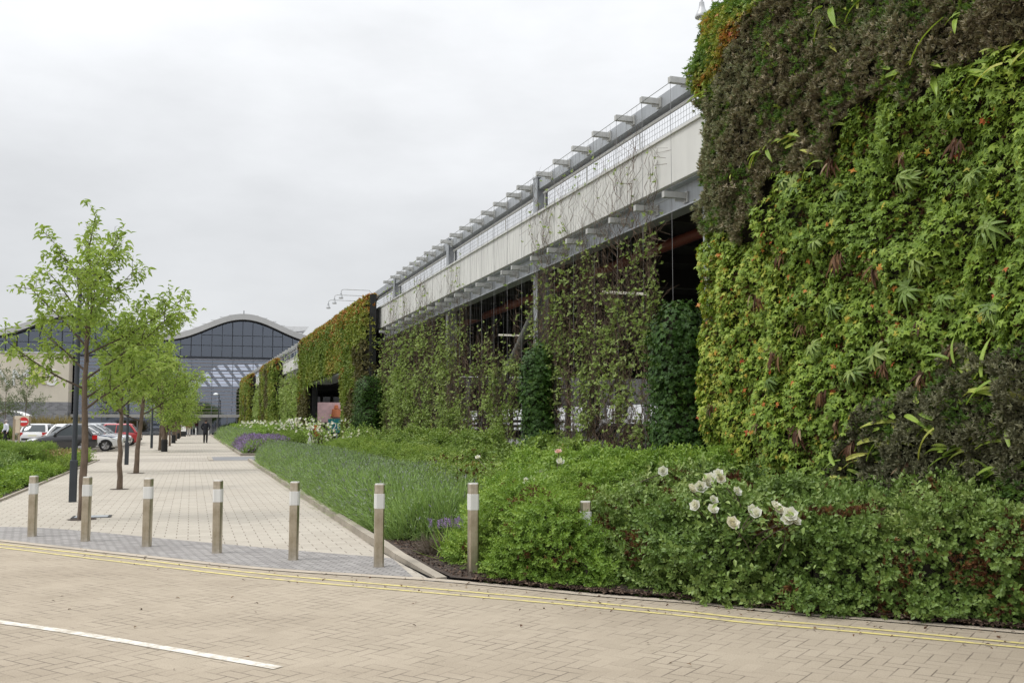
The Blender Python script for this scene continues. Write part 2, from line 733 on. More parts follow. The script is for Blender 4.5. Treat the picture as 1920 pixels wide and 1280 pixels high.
def paintmat(name, c, wear=.62):
    m, nt, b = new_mat(name)
    v = coords(nt)
    n = noise(nt, v, 12.0, 7.0, .8)
    n2 = noise(nt, v, 3.0, 3.0)
    f = ((n * .7 + n2 * .3).sstep(wear - .12, wear + .06)) * .8
    nt.links.new(mixc(nt, f, c, (.36, .30, .22)), b.inputs['Base Color'])
    b.inputs['Roughness'].default_value = .75
    return m


M['yellow'] = paintmat('yellow_paint', (.62, .53, .19), .56)
M['white'] = paintmat('white_paint', (.66, .635, .575), .545)

# ------------------------------------------------------------------ ground, road, pavements
KPX = [(0, 1015), (234, 1041), (469, 1066), (703, 1082), (811, 1089), (944, 1101), (1095, 1116), (1210, 1125), (1300, 1132), (1400, 1143), (1513, 1154), (1700, 1169), (1920, 1188)]
KERB = [G(x, y) for x, y in KPX]
a0 = KERB[0] - KERB[1]
KERB = [KERB[0] + a0 * 6, KERB[0] + a0 * 2.5] + KERB
b0 = KERB[-1] - KERB[-2]
KERB += [KERB[-1] + b0 * 2, KERB[-1] + b0 * 7 + np.array([0, -1.0, 0]), KERB[-1] + b0 * 16 + np.array([0, -4.0, 0])]


def smooth_line(pts, n=6):
    pts = [np.asarray(p, float) for p in pts]
    out = []
    for i in range(len(pts) - 1):
        p0, p1, p2, p3 = pts[max(i - 1, 0)], pts[i], pts[i + 1], pts[min(i + 2, len(pts) - 1)]
        for k in range(n):
            t = k / n
            out.append(.5 * ((2 * p1) + (-p0 + p2) * t + (2 * p0 - 5 * p1 + 4 * p2 - p3) * t * t + (-p0 + 3 * p1 - 3 * p2 + p3) * t ** 3))
    out.append(pts[-1])
    return out


def offset_line(pts, d):
    """moves a line to its left by d (walking from left to right in the picture: away from the camera)"""
    out = []
    for i, p in enumerate(pts):
        e = pts[min(i + 1, len(pts) - 1)] - pts[max(i - 1, 0)]
        e = e / np.linalg.norm(e)
        out.append(p + d * np.array([-e[1], e[0], 0]))
    return out


def ribbon(name, line, w0, w1, z, mat):
    mb = MB()
    A, B = offset_line(line, w0), offset_line(line, w1)
    for i in range(len(A) - 1):
        mb.add([p + np.array([0, 0, z]) for p in (A[i], A[i + 1], B[i + 1], B[i])], [(0, 1, 2, 3)])
    return structure(name, mb, mat)


KL = smooth_line(KERB)
mb = MB(); mb.poly([(-700, -300, -.03), (700, -300, -.03), (700, 1500, -.03), (-700, 1500, -.03)])
structure('ground', mb, M['asphalt'])
road = MB()
for i in range(len(KL) - 1):
    a, b = KL[i], KL[i + 1]
    road.add([(a[0], -14, 0), (b[0], -14, 0), (b[0], b[1], 0), (a[0], a[1], 0)], [(0, 1, 2, 3)])
structure('road', road, M['road'])
ribbon('kerb_strip', KL, -.001, .125, .007, M['kerbpale'])

# walkway sheet: the paved way up to the entrance, its forecourt on the left and the parking bays
KT = [p for p in KL if p[0] < G(811, 1089)[0] + .02]
wk = MB()
apex = KT[-1]
poly = [p for p in KT] + [W(12.0, 2.2), W(41.5, 2.2), W(41.5, 8), W(47.5, 8), W(47.5, 2.2), W(126, 2.2), W(126, -10.5), W(44, -10.5), W(44, -3.5), W(18.7, -3.5), KL[0] + np.array([0, .9, 0])]
wk.poly([(p[0], p[1], .004) for p in poly])
structure('walkway', wk, M['walk'])
mb = MB(WALK)
for s0, s1, t0 in ((33.2, 34.6, -3.5), (41.5, 45.5, -10.5), (49.5, 50.6, -4), (64, 65.2, -4), (79, 80.2, -4)):
    mb.poly([(t0, s0, .008), (2.2, s0, .008), (2.2, s1, .008), (t0, s1, .008)])
structure('walkway_band', mb, M['band'])
mb = MB(WALK)
mb.poly([(.9, 42.2, .012), (9, 42.2, .012), (9, 46.4, .012), (.9, 46.4, .012)])
structure('crossing_road', mb, M['asphalt'])
mb = MB(WALK)
mb.box(.72, .9, 42.0, 46.5, 0, .03)
structure('crossing_kerb', mb, M['kerb'])

TPX = [(-60, 990), (0, 988), (80, 990), (160, 996), (328, 1012), (562, 1033), (700, 1044), (735, 1047)]
tl = smooth_line([G(x, y) for x, y in TPX])
base = offset_line(KT, .126)
base = [p for p in base if G(-60, 1005)[0] < p[0] < apex[0] - .16]
mb = MB()
mb.poly([(p[0], p[1], .008) for p in base + tl[::-1]])
structure('tactile_strip', mb, M['tactile'])

Y1 = smooth_line([G(x, y) for x, y in [(-400, 975), (-180, 1000), (0, 1020), (234, 1046), (469, 1073), (703, 1094), (900, 1111), (1095, 1128), (1300, 1148), (1400, 1159), (1600, 1176), (1920, 1206), (2300, 1240)]])
Y2 = smooth_line([G(x, y) for x, y in [(-400, 979), (-180, 1005), (0, 1026), (234, 1054), (469, 1081), (703, 1102), (900, 1119), (1095, 1136), (1300, 1156), (1400, 1167), (1600, 1184), (1920, 1214), (2300, 1249)]])
ribbon('yellow_line', Y1, -.026, .026, .004, M['yellow'])
ribbon('yellow_line', Y2, -.026, .026, .004, M['yellow'])
ribbon('white_line', smooth_line([G(x, y) for x, y in [(-500, 1105), (0, 1166), (270, 1208), (522, 1252)]]), -.043, .043, .004, M['white'])

# raised kerb along the right hand bed, going round the apex
SOILZ = .03
kb = MB()
kp = [apex + np.array([.03, .10, 0]), G(742, 1048), W(13.2, 2.2), W(20, 2.2), W(28, 2.2), W(36, 2.2), W(41.3, 2.2)]
kp[1] = kp[1] * .5 + W(11.2, 2.22) * .5
for i in range(len(kp) - 1):
    a, b = kp[i], kp[i + 1]
    n = max(1, int(np.linalg.norm(b - a) / .91))
    e = (b - a) / np.linalg.norm(b - a)
    r = np.array([e[1], -e[0], 0])
    for k in range(n):
        p, q = a + (b - a) * (k / n) + e * .004, a + (b - a) * ((k + 1) / n) - e * .004
        h0, h1 = (.02 + .08 * min(1, (i + k / n) / 1.6)), (.02 + .08 * min(1, (i + (k + 1) / n) / 1.6))
        kb.add([p, q, q + r * .11, p + r * .11, p + [0, 0, h0], q + [0, 0, h1], q + r * .11 + [0, 0, h1], p + r * .11 + [0, 0, h0]],
               [(0, 1, 5, 4), (1, 2, 6, 5), (2, 3, 7, 6), (3, 0, 4, 7), (4, 5, 6, 7)])
structure('bed_kerb', kb, M['kerb'])
kb = MB(WALK)
for k in range(84):
    s0 = 47.6 + k * .92
    kb.box(2.2, 2.34, s0, s0 + .91, 0, .12)
kb.box(2.34, 8, 47.6, 47.74, 0, .12)
structure('bed_kerb', kb, M['kerb'])
KR = [p for p in KL if p[0] > apex[0] + .06 and p[0] < 16]
sb = MB()
soilpoly = [apex + np.array([.16, .12, 0])] + offset_line(KR, .126) + [Fp(-12, 9.0), Fp(40.5, 9.0), W(41.5, 2.34), W(28, 2.34), W(13.2, 2.34), kp[1] + np.array([.14, .03, 0])]
sb.poly([(p[0], p[1], SOILZ) for p in soilpoly])
structure('planting_soil', sb, M['soil'])
sb = MB(WALK)
sb.poly([(2.34, 47.74, .05), (8.2, 47.74, .05), (8.2, 125, .05), (2.34, 125, .05)])
structure('planting_soil', sb, M['soil'])
sb = MB()
sb.poly([(p[0], p[1], .02) for p in (KL[0] + np.array([0, .95, 0]), W(18.7, -3.5), W(44, -3.5), W(44, -18))])
structure('planting_soil', sb, M['soil'])
mb = MB(WALK)
mb.box(-3.56, -3.5, 18.7, 44, 0, .05)
structure('bed_edging', mb, M['kerb'])
# service road on the left with its kerb
mb = MB(WALK); mb.poly([(-30, 44, -.012), (-10.5, 44, -.012), (-10.5, 126, -.012), (-30, 126, -.012)])
structure('service_road', mb, M['asphalt'])
vg = [gpt(-260, 83), gpt(150, 84), gpt(146, 112), gpt(-260, 112)]
mb = MB(); mb.poly([(p[0], p[1], .06) for p in vg])
structure('verge', mb, M['soil'])
mb = MB(); mb.prism([gpt(-260, 82.8), gpt(150.5, 83.8), gpt(150, 83.99), gpt(-260, 82.99)], -.02, .10)
structure('verge_kerb', mb, M['kerb'])

# ------------------------------------------------------------------ world, sun, camera
world = bpy.data.worlds.new('World')
scene.world = world
world.use_nodes = True
nt = world.node_tree
bg = nt.nodes['Background']
SUN_EL, SUN_AZ = math.radians(58), math.radians(-105)     # azimuth from +Y towards +X
sky = nt.nodes.new('ShaderNodeTexSky')
sky.sky_type = 'NISHITA'
sky.sun_disc = False
sky.sun_elevation = SUN_EL
sky.sun_rotation = SUN_AZ
tc = nt.nodes.new('ShaderNodeTexCoord')
sx = nt.nodes.new('ShaderNodeSeparateXYZ')
nt.links.new(tc.outputs['Generated'], sx.inputs[0])
el = S(nt, sx.outputs[2]).max(0.0)
mp = nt.nodes.new('ShaderNodeMapping')
mp.inputs['Scale'].default_value = (1.0, 1.0, 2.6)
nt.links.new(tc.outputs['Generated'], mp.inputs[0])
n1 = noise(nt, mp.outputs[0], 2.6, 6.0, .55)
# overcast: the sky brightens towards the zenith, with soft cloud
lum = (0.735 + el * .22 + el * el * 1.9) * (0.62 + n1 * .56)
cl = nt.nodes.new('ShaderNodeCombineXYZ')
for i, k in enumerate((.985, 1.0, 1.02)):
    lk(nt, lum * (k * 10.0), cl.inputs[i])
nt.links.new(mixc(nt, .93, sky.outputs[0], cl.outputs[0]), bg.inputs['Color'])
bg.inputs['Strength'].default_value = .10

sd = bpy.data.lights.new('sun', 'SUN')
sd.energy = 1.2
sd.angle = math.radians(14)
sd.color = (1.0, .96, .90)
so = bpy.data.objects.new('sun', sd)
COL.objects.link(so)
v = Vector((math.sin(SUN_AZ) * math.cos(SUN_EL), math.cos(SUN_AZ) * math.cos(SUN_EL), math.sin(SUN_EL)))
so.rotation_euler = v.to_track_quat('Z', 'Y').to_euler()
so.location = (0, 0, 40)

cam = bpy.data.cameras.new('camera')
cam.sensor_width = 36.0
cam.sensor_fit = 'HORIZONTAL'
cam.lens = 36.0 * FPX / 1920.0
cam.clip_end = 3000
cam.clip_start = .05
co = bpy.data.objects.new('camera', cam)
COL.objects.link(co)
co.location = (0, 0, CAMZ)
co.rotation_euler = (math.pi / 2 + PITCH, 0, 0)
scene.camera = co
scene.view_settings.view_transform = 'Standard'
scene.view_settings.look = 'None'
scene.view_settings.exposure = 0.10
scene.view_settings.gamma = 1.0
scene.cycles.max_bounces = 6
scene.cycles.diffuse_bounces = 3
scene.cycles.glossy_bounces = 3
scene.cycles.transmission_bounces = 4
scene.cycles.transparent_max_bounces = 12
scene.cycles.use_denoising = True
# ------------------------------------------------------------------ building materials
def streaked(name, c, rough=.7, metal=0.0, amt=.25, spec=.4, freq=2.0):
    """weathered sheet or panel with faint vertical run marks"""
    m, nt, b = new_mat(name)
    v1 = coords(nt, 0, (freq * 3, freq * 3, .25))
    v2 = coords(nt)
    f = noise(nt, v1, 1.6, 5.0, .65) * .6 + noise(nt, v2, 1.3, 4.0) * .4
    lo = tuple(x * (1 - amt) for x in c)
    nt.links.new(ramp(nt, f, [(.36, lo), (.58, c)]), b.inputs['Base Color'])
    b.inputs['Roughness'].default_value = rough
    b.inputs['Metallic'].default_value = metal
    b.inputs['Specular IOR Level'].default_value = spec
    return m


M['panel'] = streaked('pale_panel', (.64, .635, .605), .65, 0, .10, freq=.5)
M['galv'] = streaked('galvanised_steel', (.40, .42, .44), .5, .35, .22)
M['bracketm'] = streaked('bracket_steel', (.50, .50, .48), .55, .2, .2)
M['rail'] = plain('rail_paint', (.58, .58, .56), .5, 0, .06)
M['wire'] = plain('wire', (.24, .24, .24), .5, .4, .1)
M['soffit'] = plain('dark_soffit', (.035, .034, .033), .9, 0, .3, .8, obj=False)  # concrete coloured near black to carry the shade inside the car park
M['darkframe'] = plain('dark_frame', (.02, .02, .02), .8, 0, .3)
M['rust'] = streaked('red_oxide_pipe', (.17, .042, .026), .55, 0, .35)
M['brace'] = streaked('mossy_steel', (.17, .17, .155), .8, 0, .45, freq=6)
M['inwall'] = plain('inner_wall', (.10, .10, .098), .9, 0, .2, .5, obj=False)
M['strip'] = plain('pale_boarding', (.36, .36, .35), .7, 0, .1, .7, obj=False)

m, nt, b = new_mat('tube_light')
b.inputs['Base Color'].default_value = (.8, .8, .75, 1)
b.inputs['Emission Color'].default_value = (1, .95, .80, 1)
b.inputs['Emission Strength'].default_value = .45
M['tube'] = m

# ------------------------------------------------------------------ the car park
CS = [5.9 + 8.0 * k for k in range(15)]        # column lines
SEND = 119.0
cpk = thing('car_park', 'long two level car park with pale fascia panels and grey steel frame', 'car park', Fp(60, 8))
mb = MB(FACT)
s = -6.1
while s < SEND - .1:
    e = min(s + 8.0, SEND)
    mb.box(7.78, 7.90, s + .006, e - .006, 5.45, 6.26)
    s = e
mb.build('fascia', M['panel'], cpk)
mb = MB(FACT)
for k in range(len(CS) - 1):
    mb.box(7.74, 7.96, CS[k] - 4 if k == 0 else CS[k], CS[k + 1], 6.263, 6.31)
mb.build('coping', M['rail'], cpk)
mb = MB(FACT)
for k in range(-1, len(CS) - 1):
    a, e = (CS[k] if k >= 0 else -8), CS[k + 1]
    mb.box(7.86, 8.16, a, e, 5.0, 5.025)
    mb.box(8.00, 8.02, a, e, 5.026, 5.42)
    mb.box(7.86, 8.16, a, e, 5.421, 5.446)
mb.build('edge_beam', M['galv'], cpk)
mb = MB(FACT)
for k in range(-1, len(CS) - 1):
    a, e = (CS[k] if k >= 0 else -8) + .15, CS[k + 1] - .15
    mb.box(8.08, 8.28, a, e, 7.04, 7.28)
mb.build('top_beam', M['galv'], cpk)
for k, s in enumerate(CS):
    if k == 6:
        continue
    mb = MB(FACT)
    mb.box(8.03, 8.05, s - .135, s + .135, -.2, 7.32)
    mb.box(8.29, 8.31, s - .135, s + .135, -.2, 7.32)
    mb.box(8.051, 8.289, s - .01, s + .01, -.2, 7.32)
    mb.box(8.02, 8.32, s - .15, s + .15, 7.321, 7.34)
    mb.build('column', M['galv'], cpk)
mb = MB(FACT)
for k in range(-1, len(CS) - 1):
    a, e = (CS[k] if k >= 0 else -8) + .2, CS[k + 1] - .2
    for z, r in ((6.94, .032), (6.50, .02), (6.40, .02)):
        mb.tube([(8.18, a, z), (8.18, (a + e) / 2, z), (8.18, e, z)], r, 6)
    n = 3
    for q in range(n + 1):
        ss = a + (e - a) * q / n
        mb.tube([(8.2, ss, 6.25), (8.2, ss, 6.96)], .014, 5)
mb.build('handrail', M['rail'], cpk)
mb = MB(FACT)
for k in range(0, 5):
    a, e = CS[k] + .3, CS[k + 1] - .3
    st = .1 if k < 3 else .2
    for q in range(int((e - a) / st) + 1):
        mb.tube([(8.24, a + q * st, 6.3), (8.24, a + q * st, 6.92)], .0035, 3, False)
    for q in range(7):
        z = 6.34 + q * .1
        mb.tube([(8.24, a, z), (8.24, e, z)], .0035, 3, False)
mb.build('guard_mesh', M['wire'], cpk)


def bracket(L0, L1, s, z, h=.135, w=.12):
    mb = MB(FACT)
    c = .02
    ring = [(L0 + .05, s - w / 2), (L0 + .05, s + w / 2)]
    mb.box(L0, L1 - .03, s - w / 2, s + w / 2, z + .0, z + h)
    mb.box(L1 - .029, L1, s - w / 2 - .03, s + w / 2 + .03, z - .06, z + h + .02)
    mb.box(L0 + .22, L1 - .05, s - .012, s + .012, z - .05, z - .001)
    return mb.build('bracket', M['bracketm'], cpk)


BS = [14.5 + 1.07 * k for k in range(23)]
for s in BS:
    if min(abs(s - c) for c in CS) < .2:
        s += .28
    bracket(7.70, 8.075, s, 7.12, .10, .09)
    bracket(7.56, 7.995, s, 5.17, .10, .09)
for s in [62.3 + 2.0 * k for k in range(27)]:
    bracket(7.70, 8.075, s, 7.03)
mb = MB(FACT)
for s in BS:
    mb.tube([(7.72, s, .2), (7.72, s, 7.16)], .004, 4, False)
mb.tube([(7.72, s, 7.13) for s in BS], .007, 4, False)
mb.tube([(7.72, s, 5.18) for s in BS], .007, 4, False)
r0 = random.Random(3)
for k in range(112):
    s = BS[1] + .22 * k
    if s > 38:
        break
    zz = [7.13, 6.2, 5.2, 3.5, 1.8, .3]
    off = 0
    pts = []
    for z in zz:
        pts.append((7.72 + r0.uniform(-.02, .02), s + r0.uniform(-.045, .045) + (.10 if k % 2 else -.10) * math.sin(z * 2.2), z))
    mb.tube(pts, .0020, 3, False)
mb.build('wire_net', M['wire'], cpk)
# deck, inside walls, floor
mb = MB(FACT)
for k in range(-1, 14):
    a, e = (CS[k] if k >= 0 else -8), CS[k + 1]
    if k in (7, 8, 9):                      # deck left open, added to let daylight reach the poster
        mb.box(8.2, 9.6, a, e, 5.30, 5.9)
        continue
    mb.box(8.2, 40, a, e, 5.30, 5.9)
    mb.box(8.3, 40, e - .15, e + .15, 4.85, 5.299)
    for q in range(1, 4):
        mb.box(8.3, 40, a + q * 2 - .05, a + q * 2 + .05, 5.1, 5.298)
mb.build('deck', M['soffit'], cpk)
mb = MB(FAC)
mb.box(34, 34.2, -8, SEND, 0, .75); mb.box(34, 34.2, -8, SEND, 2.9, 5.6)
for k in range(32):
    mb.box(34.02, 34.18, -8 + k * 4, -7.2 + k * 4, .751, 2.899)
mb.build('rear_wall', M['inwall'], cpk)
mb = MB(FAC)
mb.box(33.7, 33.8, -6, SEND - 2, 1.0, 1.28); mb.box(33.7, 33.8, -6, SEND - 2, 1.5, 1.78)
mb.box(33.7, 33.8, -6, SEND - 2, 2.1, 2.2)
mb.build('rear_barrier', M['strip'], cpk)
for e0 in (SEND, -8.2):
    mb = MB(FAC)
    mb.box(8, 34, e0, e0 + .2, 0, 5.4)
    mb.build('end_wall', M['inwall'], cpk)
mb = MB(FAC); mb.box(7.9, 34, -8, SEND, 0, .045)
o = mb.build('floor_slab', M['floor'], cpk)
for s in CS:
    for L in (16.5, 25.0):
        mb = MB(FAC); mb.box(L - .15, L + .15, s - .15, s + .15, .046, 5.25)
        mb.build('inner_column', M['inwall'], cpk)
mb = MB(FACT)
mb.tube([(9.2, 8, 5.02), (9.2, 16.1, 5.0), (9.2, 16.11, 5.0), (9.2, 33, 4.93)], .11, 10)
for s in (15.9, 21.2, 27.2):
    mb.tube([(9.2, s, 5.0), (9.2, s + .16, 5.0)], .135, 10)
pipe = mb.build('drain_pipe', M['rust'], cpk, smooth=True)
mb = MB(FACT); mb.tube([(9.2, 33.0, 4.93), (9.2, 33.1, .05)], .11, 10)
mb.build('downpipe', M['rust'], pipe, smooth=True)
mb = MB(FACT); mb.tube([(8.5, 22.2, 4.95), (8.5, 29.7, .15)], .115, 10)
mb.box(8.46, 8.54, 22.0, 22.6, 4.5, 4.98)
mb.build('brace', M['brace'], cpk, smooth=True)
mb = MB(FACT); mb.tube([(14, 22.4, 3.2), (14, 28.5, .4)], .10, 8)
mb.build('brace', M['brace'], cpk, smooth=True)
for L, s in ((11.0, 23.3), (11.0, 17.2), (17, 25.5), (17, 33), (12, 35), (20, 19.5), (14, 46), (14, 52), (22, 29)):
    mb = MB(FACT); mb.box(L - .62, L + .62, s - .035, s + .035, 4.86, 4.92)
    mb.build('strip_light', M['tube'], cpk)
# inside the vehicle entrance: steel post, posters
mb = MB(FACT); mb.box(7.85, 8.05, 59.1, 59.8, 0, 4.3)
mb.build('entrance_post', M['galv'], cpk)

# ------------------------------------------------------------------ living wall structures
lw = thing('living_wall', 'tall living wall covered with green geranium leaves and dark sedum at the near end of the car park', 'living wall', Fp(6, 7.0))
mb = MB(FAC); mb.box(6.95, 7.35, -3, 11.6, .05, 6.9)
mb.build('backing', M['darkframe'], lw)
pw = thing('living_wall', 'living wall with orange top edge round the car park vehicle entrance', 'living wall', Fp(50, 7.45))
PZ = 6.72
mb = MB(FACT)
mb.box(7.38, 7.58, 39.2, 44.6, .02, PZ - .02); mb.box(7.38, 7.58, 56.4, 60.9, .02, PZ - .02)
mb.box(7.38, 7.58, 44.601, 56.399, 4.05, PZ - .02)
mb.box(7.32, 7.58, 39.05, 39.199, .02, PZ + .05)
mb.build('backing', M['darkframe'], pw)
mb = MB(FACT); mb.box(7.30, 8.4, 44.3, 56.6, 3.97, 4.049)
mb.build('lintel', M['galv'], pw)
fw1 = thing('living_wall', 'narrow strip of living wall beyond the vehicle entrance, nearer of two', 'living wall', Fp(82, 7.45), 'narrow living wall strips')
mb = MB(FACT); mb.box(7.40, 7.74, 76.6, 88.4, .02, 6.5)
mb.build('backing', M['darkframe'], fw1)
fw2 = thing('living_wall', 'narrow strip of living wall at the far end of the car park', 'living wall', Fp(108, 7.45), 'narrow living wall strips')
mb = MB(FACT); mb.box(7.40, 7.74, 102, 114.5, .02, 6.5)
mb.build('backing', M['darkframe'], fw2)

# wall washer lamps on arms over the living walls
M['lampgrey'] = plain('lamp_grey', (.42, .43, .44), .4, .3, .1)


def wall_lamp(s, zb, L, label, L0=None):
    z = zb + (zt(s) if L0 is None else 0)
    L0 = L + 1.3 if L0 is None else L0
    r = thing('wall_lamp', label, 'lamp', Fp(s, L0, z), 'gooseneck lamps above the living walls')
    mb = MB(FAC)
    mb.tube([(L0, s, z), (L0, s, z + .62), (L0 - .1, s, z + .74), (L + .12, s, z + .74), (L + .02, s, z + .70), (L, s, z + .58)], .016, 6)
    mb.build('arm', M['lampgrey'], r, smooth=True)
    mb = MB(lambda p: Fp(s, L, z + .36) + np.array(p))
    mb.lathe([(.02, .22), (.035, .21), (.04, .15), (.05, .11), (.085, .04), (.10, 0), (.097, -.015)], 16)
    mb.build('lamp_shade', M['lampgrey'], r, smooth=True)


wall_lamp(12.12, 6.92, 6.97, 'bell shaped grey lamp hanging by the upper corner of the nearest living wall', 7.45)
for s, nm in ((41.8, 'nearest of the three small lamps over the orange edge of the entrance living wall'),
              (43.6, 'middle of the three small lamps over the orange edge of the entrance living wall'),
              (45.4, 'farthest of the three small lamps over the orange edge of the entrance living wall')):
    wall_lamp(s, PZ - .15, 6.6, nm)

# ------------------------------------------------------------------ far building with the wave roof
M['roof'] = plain('roof_metal', (.42, .42, .43), .45, .4, .06, .3, obj=False)
M['roofedge'] = plain('roof_edge', (.60, .60, .59), .55, 0, .06, .3, obj=False)
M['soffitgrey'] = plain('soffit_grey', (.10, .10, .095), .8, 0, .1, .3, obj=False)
M['mullion'] = plain('mullion', (.035, .04, .05), .4, .3, .1)
M['louvre'] = plain('louvre', (.30, .25, .235), .5, .1, .15)
M['steelblue'] = plain('steel_blue', (.17, .20, .24), .4, .5, .1)
M['cream'] = streaked('cream_render', (.66, .60, .49), .8, 0, .08, freq=.5)
M['canopy'] = plain('canopy_grey', (.30, .29, .27), .6, 0, .1)
M['greybrick'] = running_bond('grey_brick', .45, .15, .02, (.13, .13, .135), (.20, .20, .205), (.09, .09, .09), math.radians(-16))
m, nt, b = new_mat('grey_brickwork')
gg = nt.nodes.new('ShaderNodeNewGeometry'); xx = nt.nodes.new('ShaderNodeSeparateXYZ')
nt.links.new(gg.outputs['Position'], xx.inputs[0])
u = S(nt, xx.outputs[0]) * .9613 + S(nt, xx.outputs[1]) * .2756
zz = S(nt, xx.outputs[2])
row = (zz / .16).floor()
uu = u / .45 + row.fmod(2.0) * .5
rn = cellrand(nt, uu.floor(), row)
jt = (1.0 - (zz / .16).fract().sstep(.02, .16)).max(1.0 - uu.fract().sstep(.01, .07))
nt.links.new(mixc(nt, jt, ramp(nt, rn, [(0, (.16, .16, .165)), (1, (.26, .26, .265))]), (.30, .30, .30)), b.inputs['Base Color'])
b.inputs['Roughness'].default_value = .85
M['greybrick'] = m


def glassmat(name, tint, refl, rough=.03):
    m, nt, b = new_mat(name)
    nt.nodes.remove(b)
    t = nt.nodes.new('ShaderNodeBsdfTransparent'); t.inputs[0].default_value = (*tint, 1)
    g = nt.nodes.new('ShaderNodeBsdfGlossy'); g.inputs['Roughness'].default_value = rough
    g.inputs['Color'].default_value = (.76, .84, 1.0, 1)
    mx = nt.nodes.new('ShaderNodeMixShader'); mx.inputs[0].default_value = refl
    nt.links.new(t.outputs[0], mx.inputs[1]); nt.links.new(g.outputs[0], mx.inputs[2])
    nt.links.new(mx.outputs[0], nt.nodes['Material Output'].inputs['Surface'])
    return m


M['glass'] = glassmat('facade_glass', (.58, .62, .74), .29)
M['glassup'] = glassmat('upper_glass', (.30, .33, .37), .19)

BA = math.radians(16)
BE = np.array([math.cos(BA), math.sin(BA), 0]); BB = np.array([-math.sin(BA), math.cos(BA), 0])
B0 = np.array([(455 - 960) / FPX * 126.0, 126.0, 0])
BLD = lambda p: B0 + BE * p[0] + BB * p[1] + np.array([0, 0, p[2]])     # (u, v, z)
PER = 19.6


def roofz(u):
    c = math.cos(2 * math.pi * u / PER)
    return 13.0 + 1.4 * c + .12 * (c * c - 1)


bld = thing('wave_roof_building', 'large glass fronted building with grey wave shaped roof at the end of the walkway', 'building', BLD((0, 0, 0)))
U0, U1 = -46.0, 22.0
us = np.arange(U0, U1 + .01, .35)
mb = MB(BLD); mbs = MB(BLD); mbe = MB(BLD)
for i in range(len(us) - 1):
    a, e = us[i], us[i + 1]
    za, ze = roofz(a), roofz(e)
    mb.add([(a, -1.6, za + .698), (e, -1.6, ze + .698), (e, 40, ze + .698), (a, 40, za + .698)], [(0, 1, 2, 3)])
    mbs.add([(a, -1.45, za), (e, -1.45, ze), (e, 40, ze), (a, 40, za)], [(3, 2, 1, 0)])
    mbe.add([(a, -1.45, za), (e, -1.45, ze), (e, -1.6, ze + .70), (a, -1.6, za + .70)], [(0, 1, 2, 3)])
rf = mb.build('roof', M['roof'], bld)
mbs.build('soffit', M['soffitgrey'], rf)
mbe.build('roof_edge', M['roofedge'], rf)
mb = MB(BLD)
for k in range(60):                     # stepped flashings following the slope
    u = U0 + 2 + k * 1.1
    z = roofz(u) + .72
    mb.box(u - .75, u + .75, 1.0, 1.3, z + .12, z + .20)
    mb.box(u - .04, u + .04, 1.1, 1.2, z - .05, z + .119)
mb.build('roof_fin', M['roofedge'], rf)
mb = MB(BLD)
mb.add([(3.6, 6, 13.2), (8.2, 6, 13.9), (8.2, 12, 13.9), (3.6, 12, 13.2), (3.6, 6, 14.35), (8.6, 6, 14.4), (8.6, 12, 14.4), (3.6, 12, 14.35)],
       [(0, 3, 2, 1), (4, 5, 6, 7), (0, 1, 5, 4), (1, 2, 6, 5), (2, 3, 7, 6), (3, 0, 4, 7)])
mb.build('roof_wing', M['roofedge'], rf)
mb = MB(BLD); mb.tube([BLDP for BLDP in ((0, 2, 14.9), (0, 2, 15.9))], .05, 5)
mb.build('mast', M['mullion'], rf)
# upper glazing under the wave, one mullion every 1.24 m
ZB = 9.72
mb = MB(BLD); fr = MB(BLD)
u = U0
k = 0
while u < U1 - .1:
    e = u + 1.24
    for q in range(4):
        a2, e2 = u + 1.24 * q / 4, u + 1.24 * (q + 1) / 4
        mb.add([(a2, 0, ZB), (e2, 0, ZB), (e2, 0, roofz(e2) + .02), (a2, 0, roofz(a2) + .02)], [(0, 1, 2, 3)])
    wv = .07 if k % 4 else .10
    fr.box(u - wv / 2, u + wv / 2, -.14, -.01, ZB, roofz(u) + .01)
    for zt_ in (11.15, 12.45):
        if roofz(u) > zt_ + .1 and roofz(e) > zt_ + .1:
            fr.box(u + .05, e - .05, -.11, -.012, zt_ - .03, zt_ + .03)
    u = e
    k += 1
gl = mb.build('upper_glazing', M['glassup'], bld)
fr.build('mullion', M['mullion'], gl)
mb = MB(BLD); mb.box(-19.7, U1, -.3, -.16, ZB - .22, ZB + .02)
mb.build('transom_beam', M['mullion'], bld)
mb = MB(BLD); mb.poly([(-19.7, 0, 2.5), (U1, 0, 2.5), (U1, 0, ZB - .01), (-19.7, 0, ZB - .01)])
gl = mb.build('lower_glazing', M['glass'], bld)
mb = MB(BLD)
for k in range(16):
    z = 2.75 + k * .44
    mb.box(-19.7, U1, -.34, -.06, z - .02, z + .03)
mb.build('louvre', M['louvre'], gl)
mb = MB(BLD)
for k in range(18):
    u = -18.6 + k * 2.48
    mb.box(u - .04, u + .04, -.2, -.02, 2.5, ZB - .23)
mb.build('mullion', M['steelblue'], gl)
mb = MB(BLD); mb.box(-19.7, U1, -2.4, .1, 2.12, 2.49)
mb.build('canopy', M['canopy'], bld)
mb = MB(BLD); mb.poly([(-19.7, .3, 0), (U1, .3, 0), (U1, .3, 2.12), (-19.7, .3, 2.12)])
dg = mb.build('entrance_glazing', M['glassup'], bld)
mb = MB(BLD)
for u in (-19, -16.5, -14, -12.4, -10.8, -8.3, -7.1, -5.9, -4.7, -3.0, -1.8, -.6, .6, 2, 5, 8, 11):
    mb.box(u - .05, u + .05, .1, .28, .0, 2.12)
mb.build('door_frame', M['rail'], dg)
mb = MB(BLD); mb.box(-5.2, -3.6, -.3, .05, 0, 2.11)
mb.build('entrance_pier', M['strip'], bld)
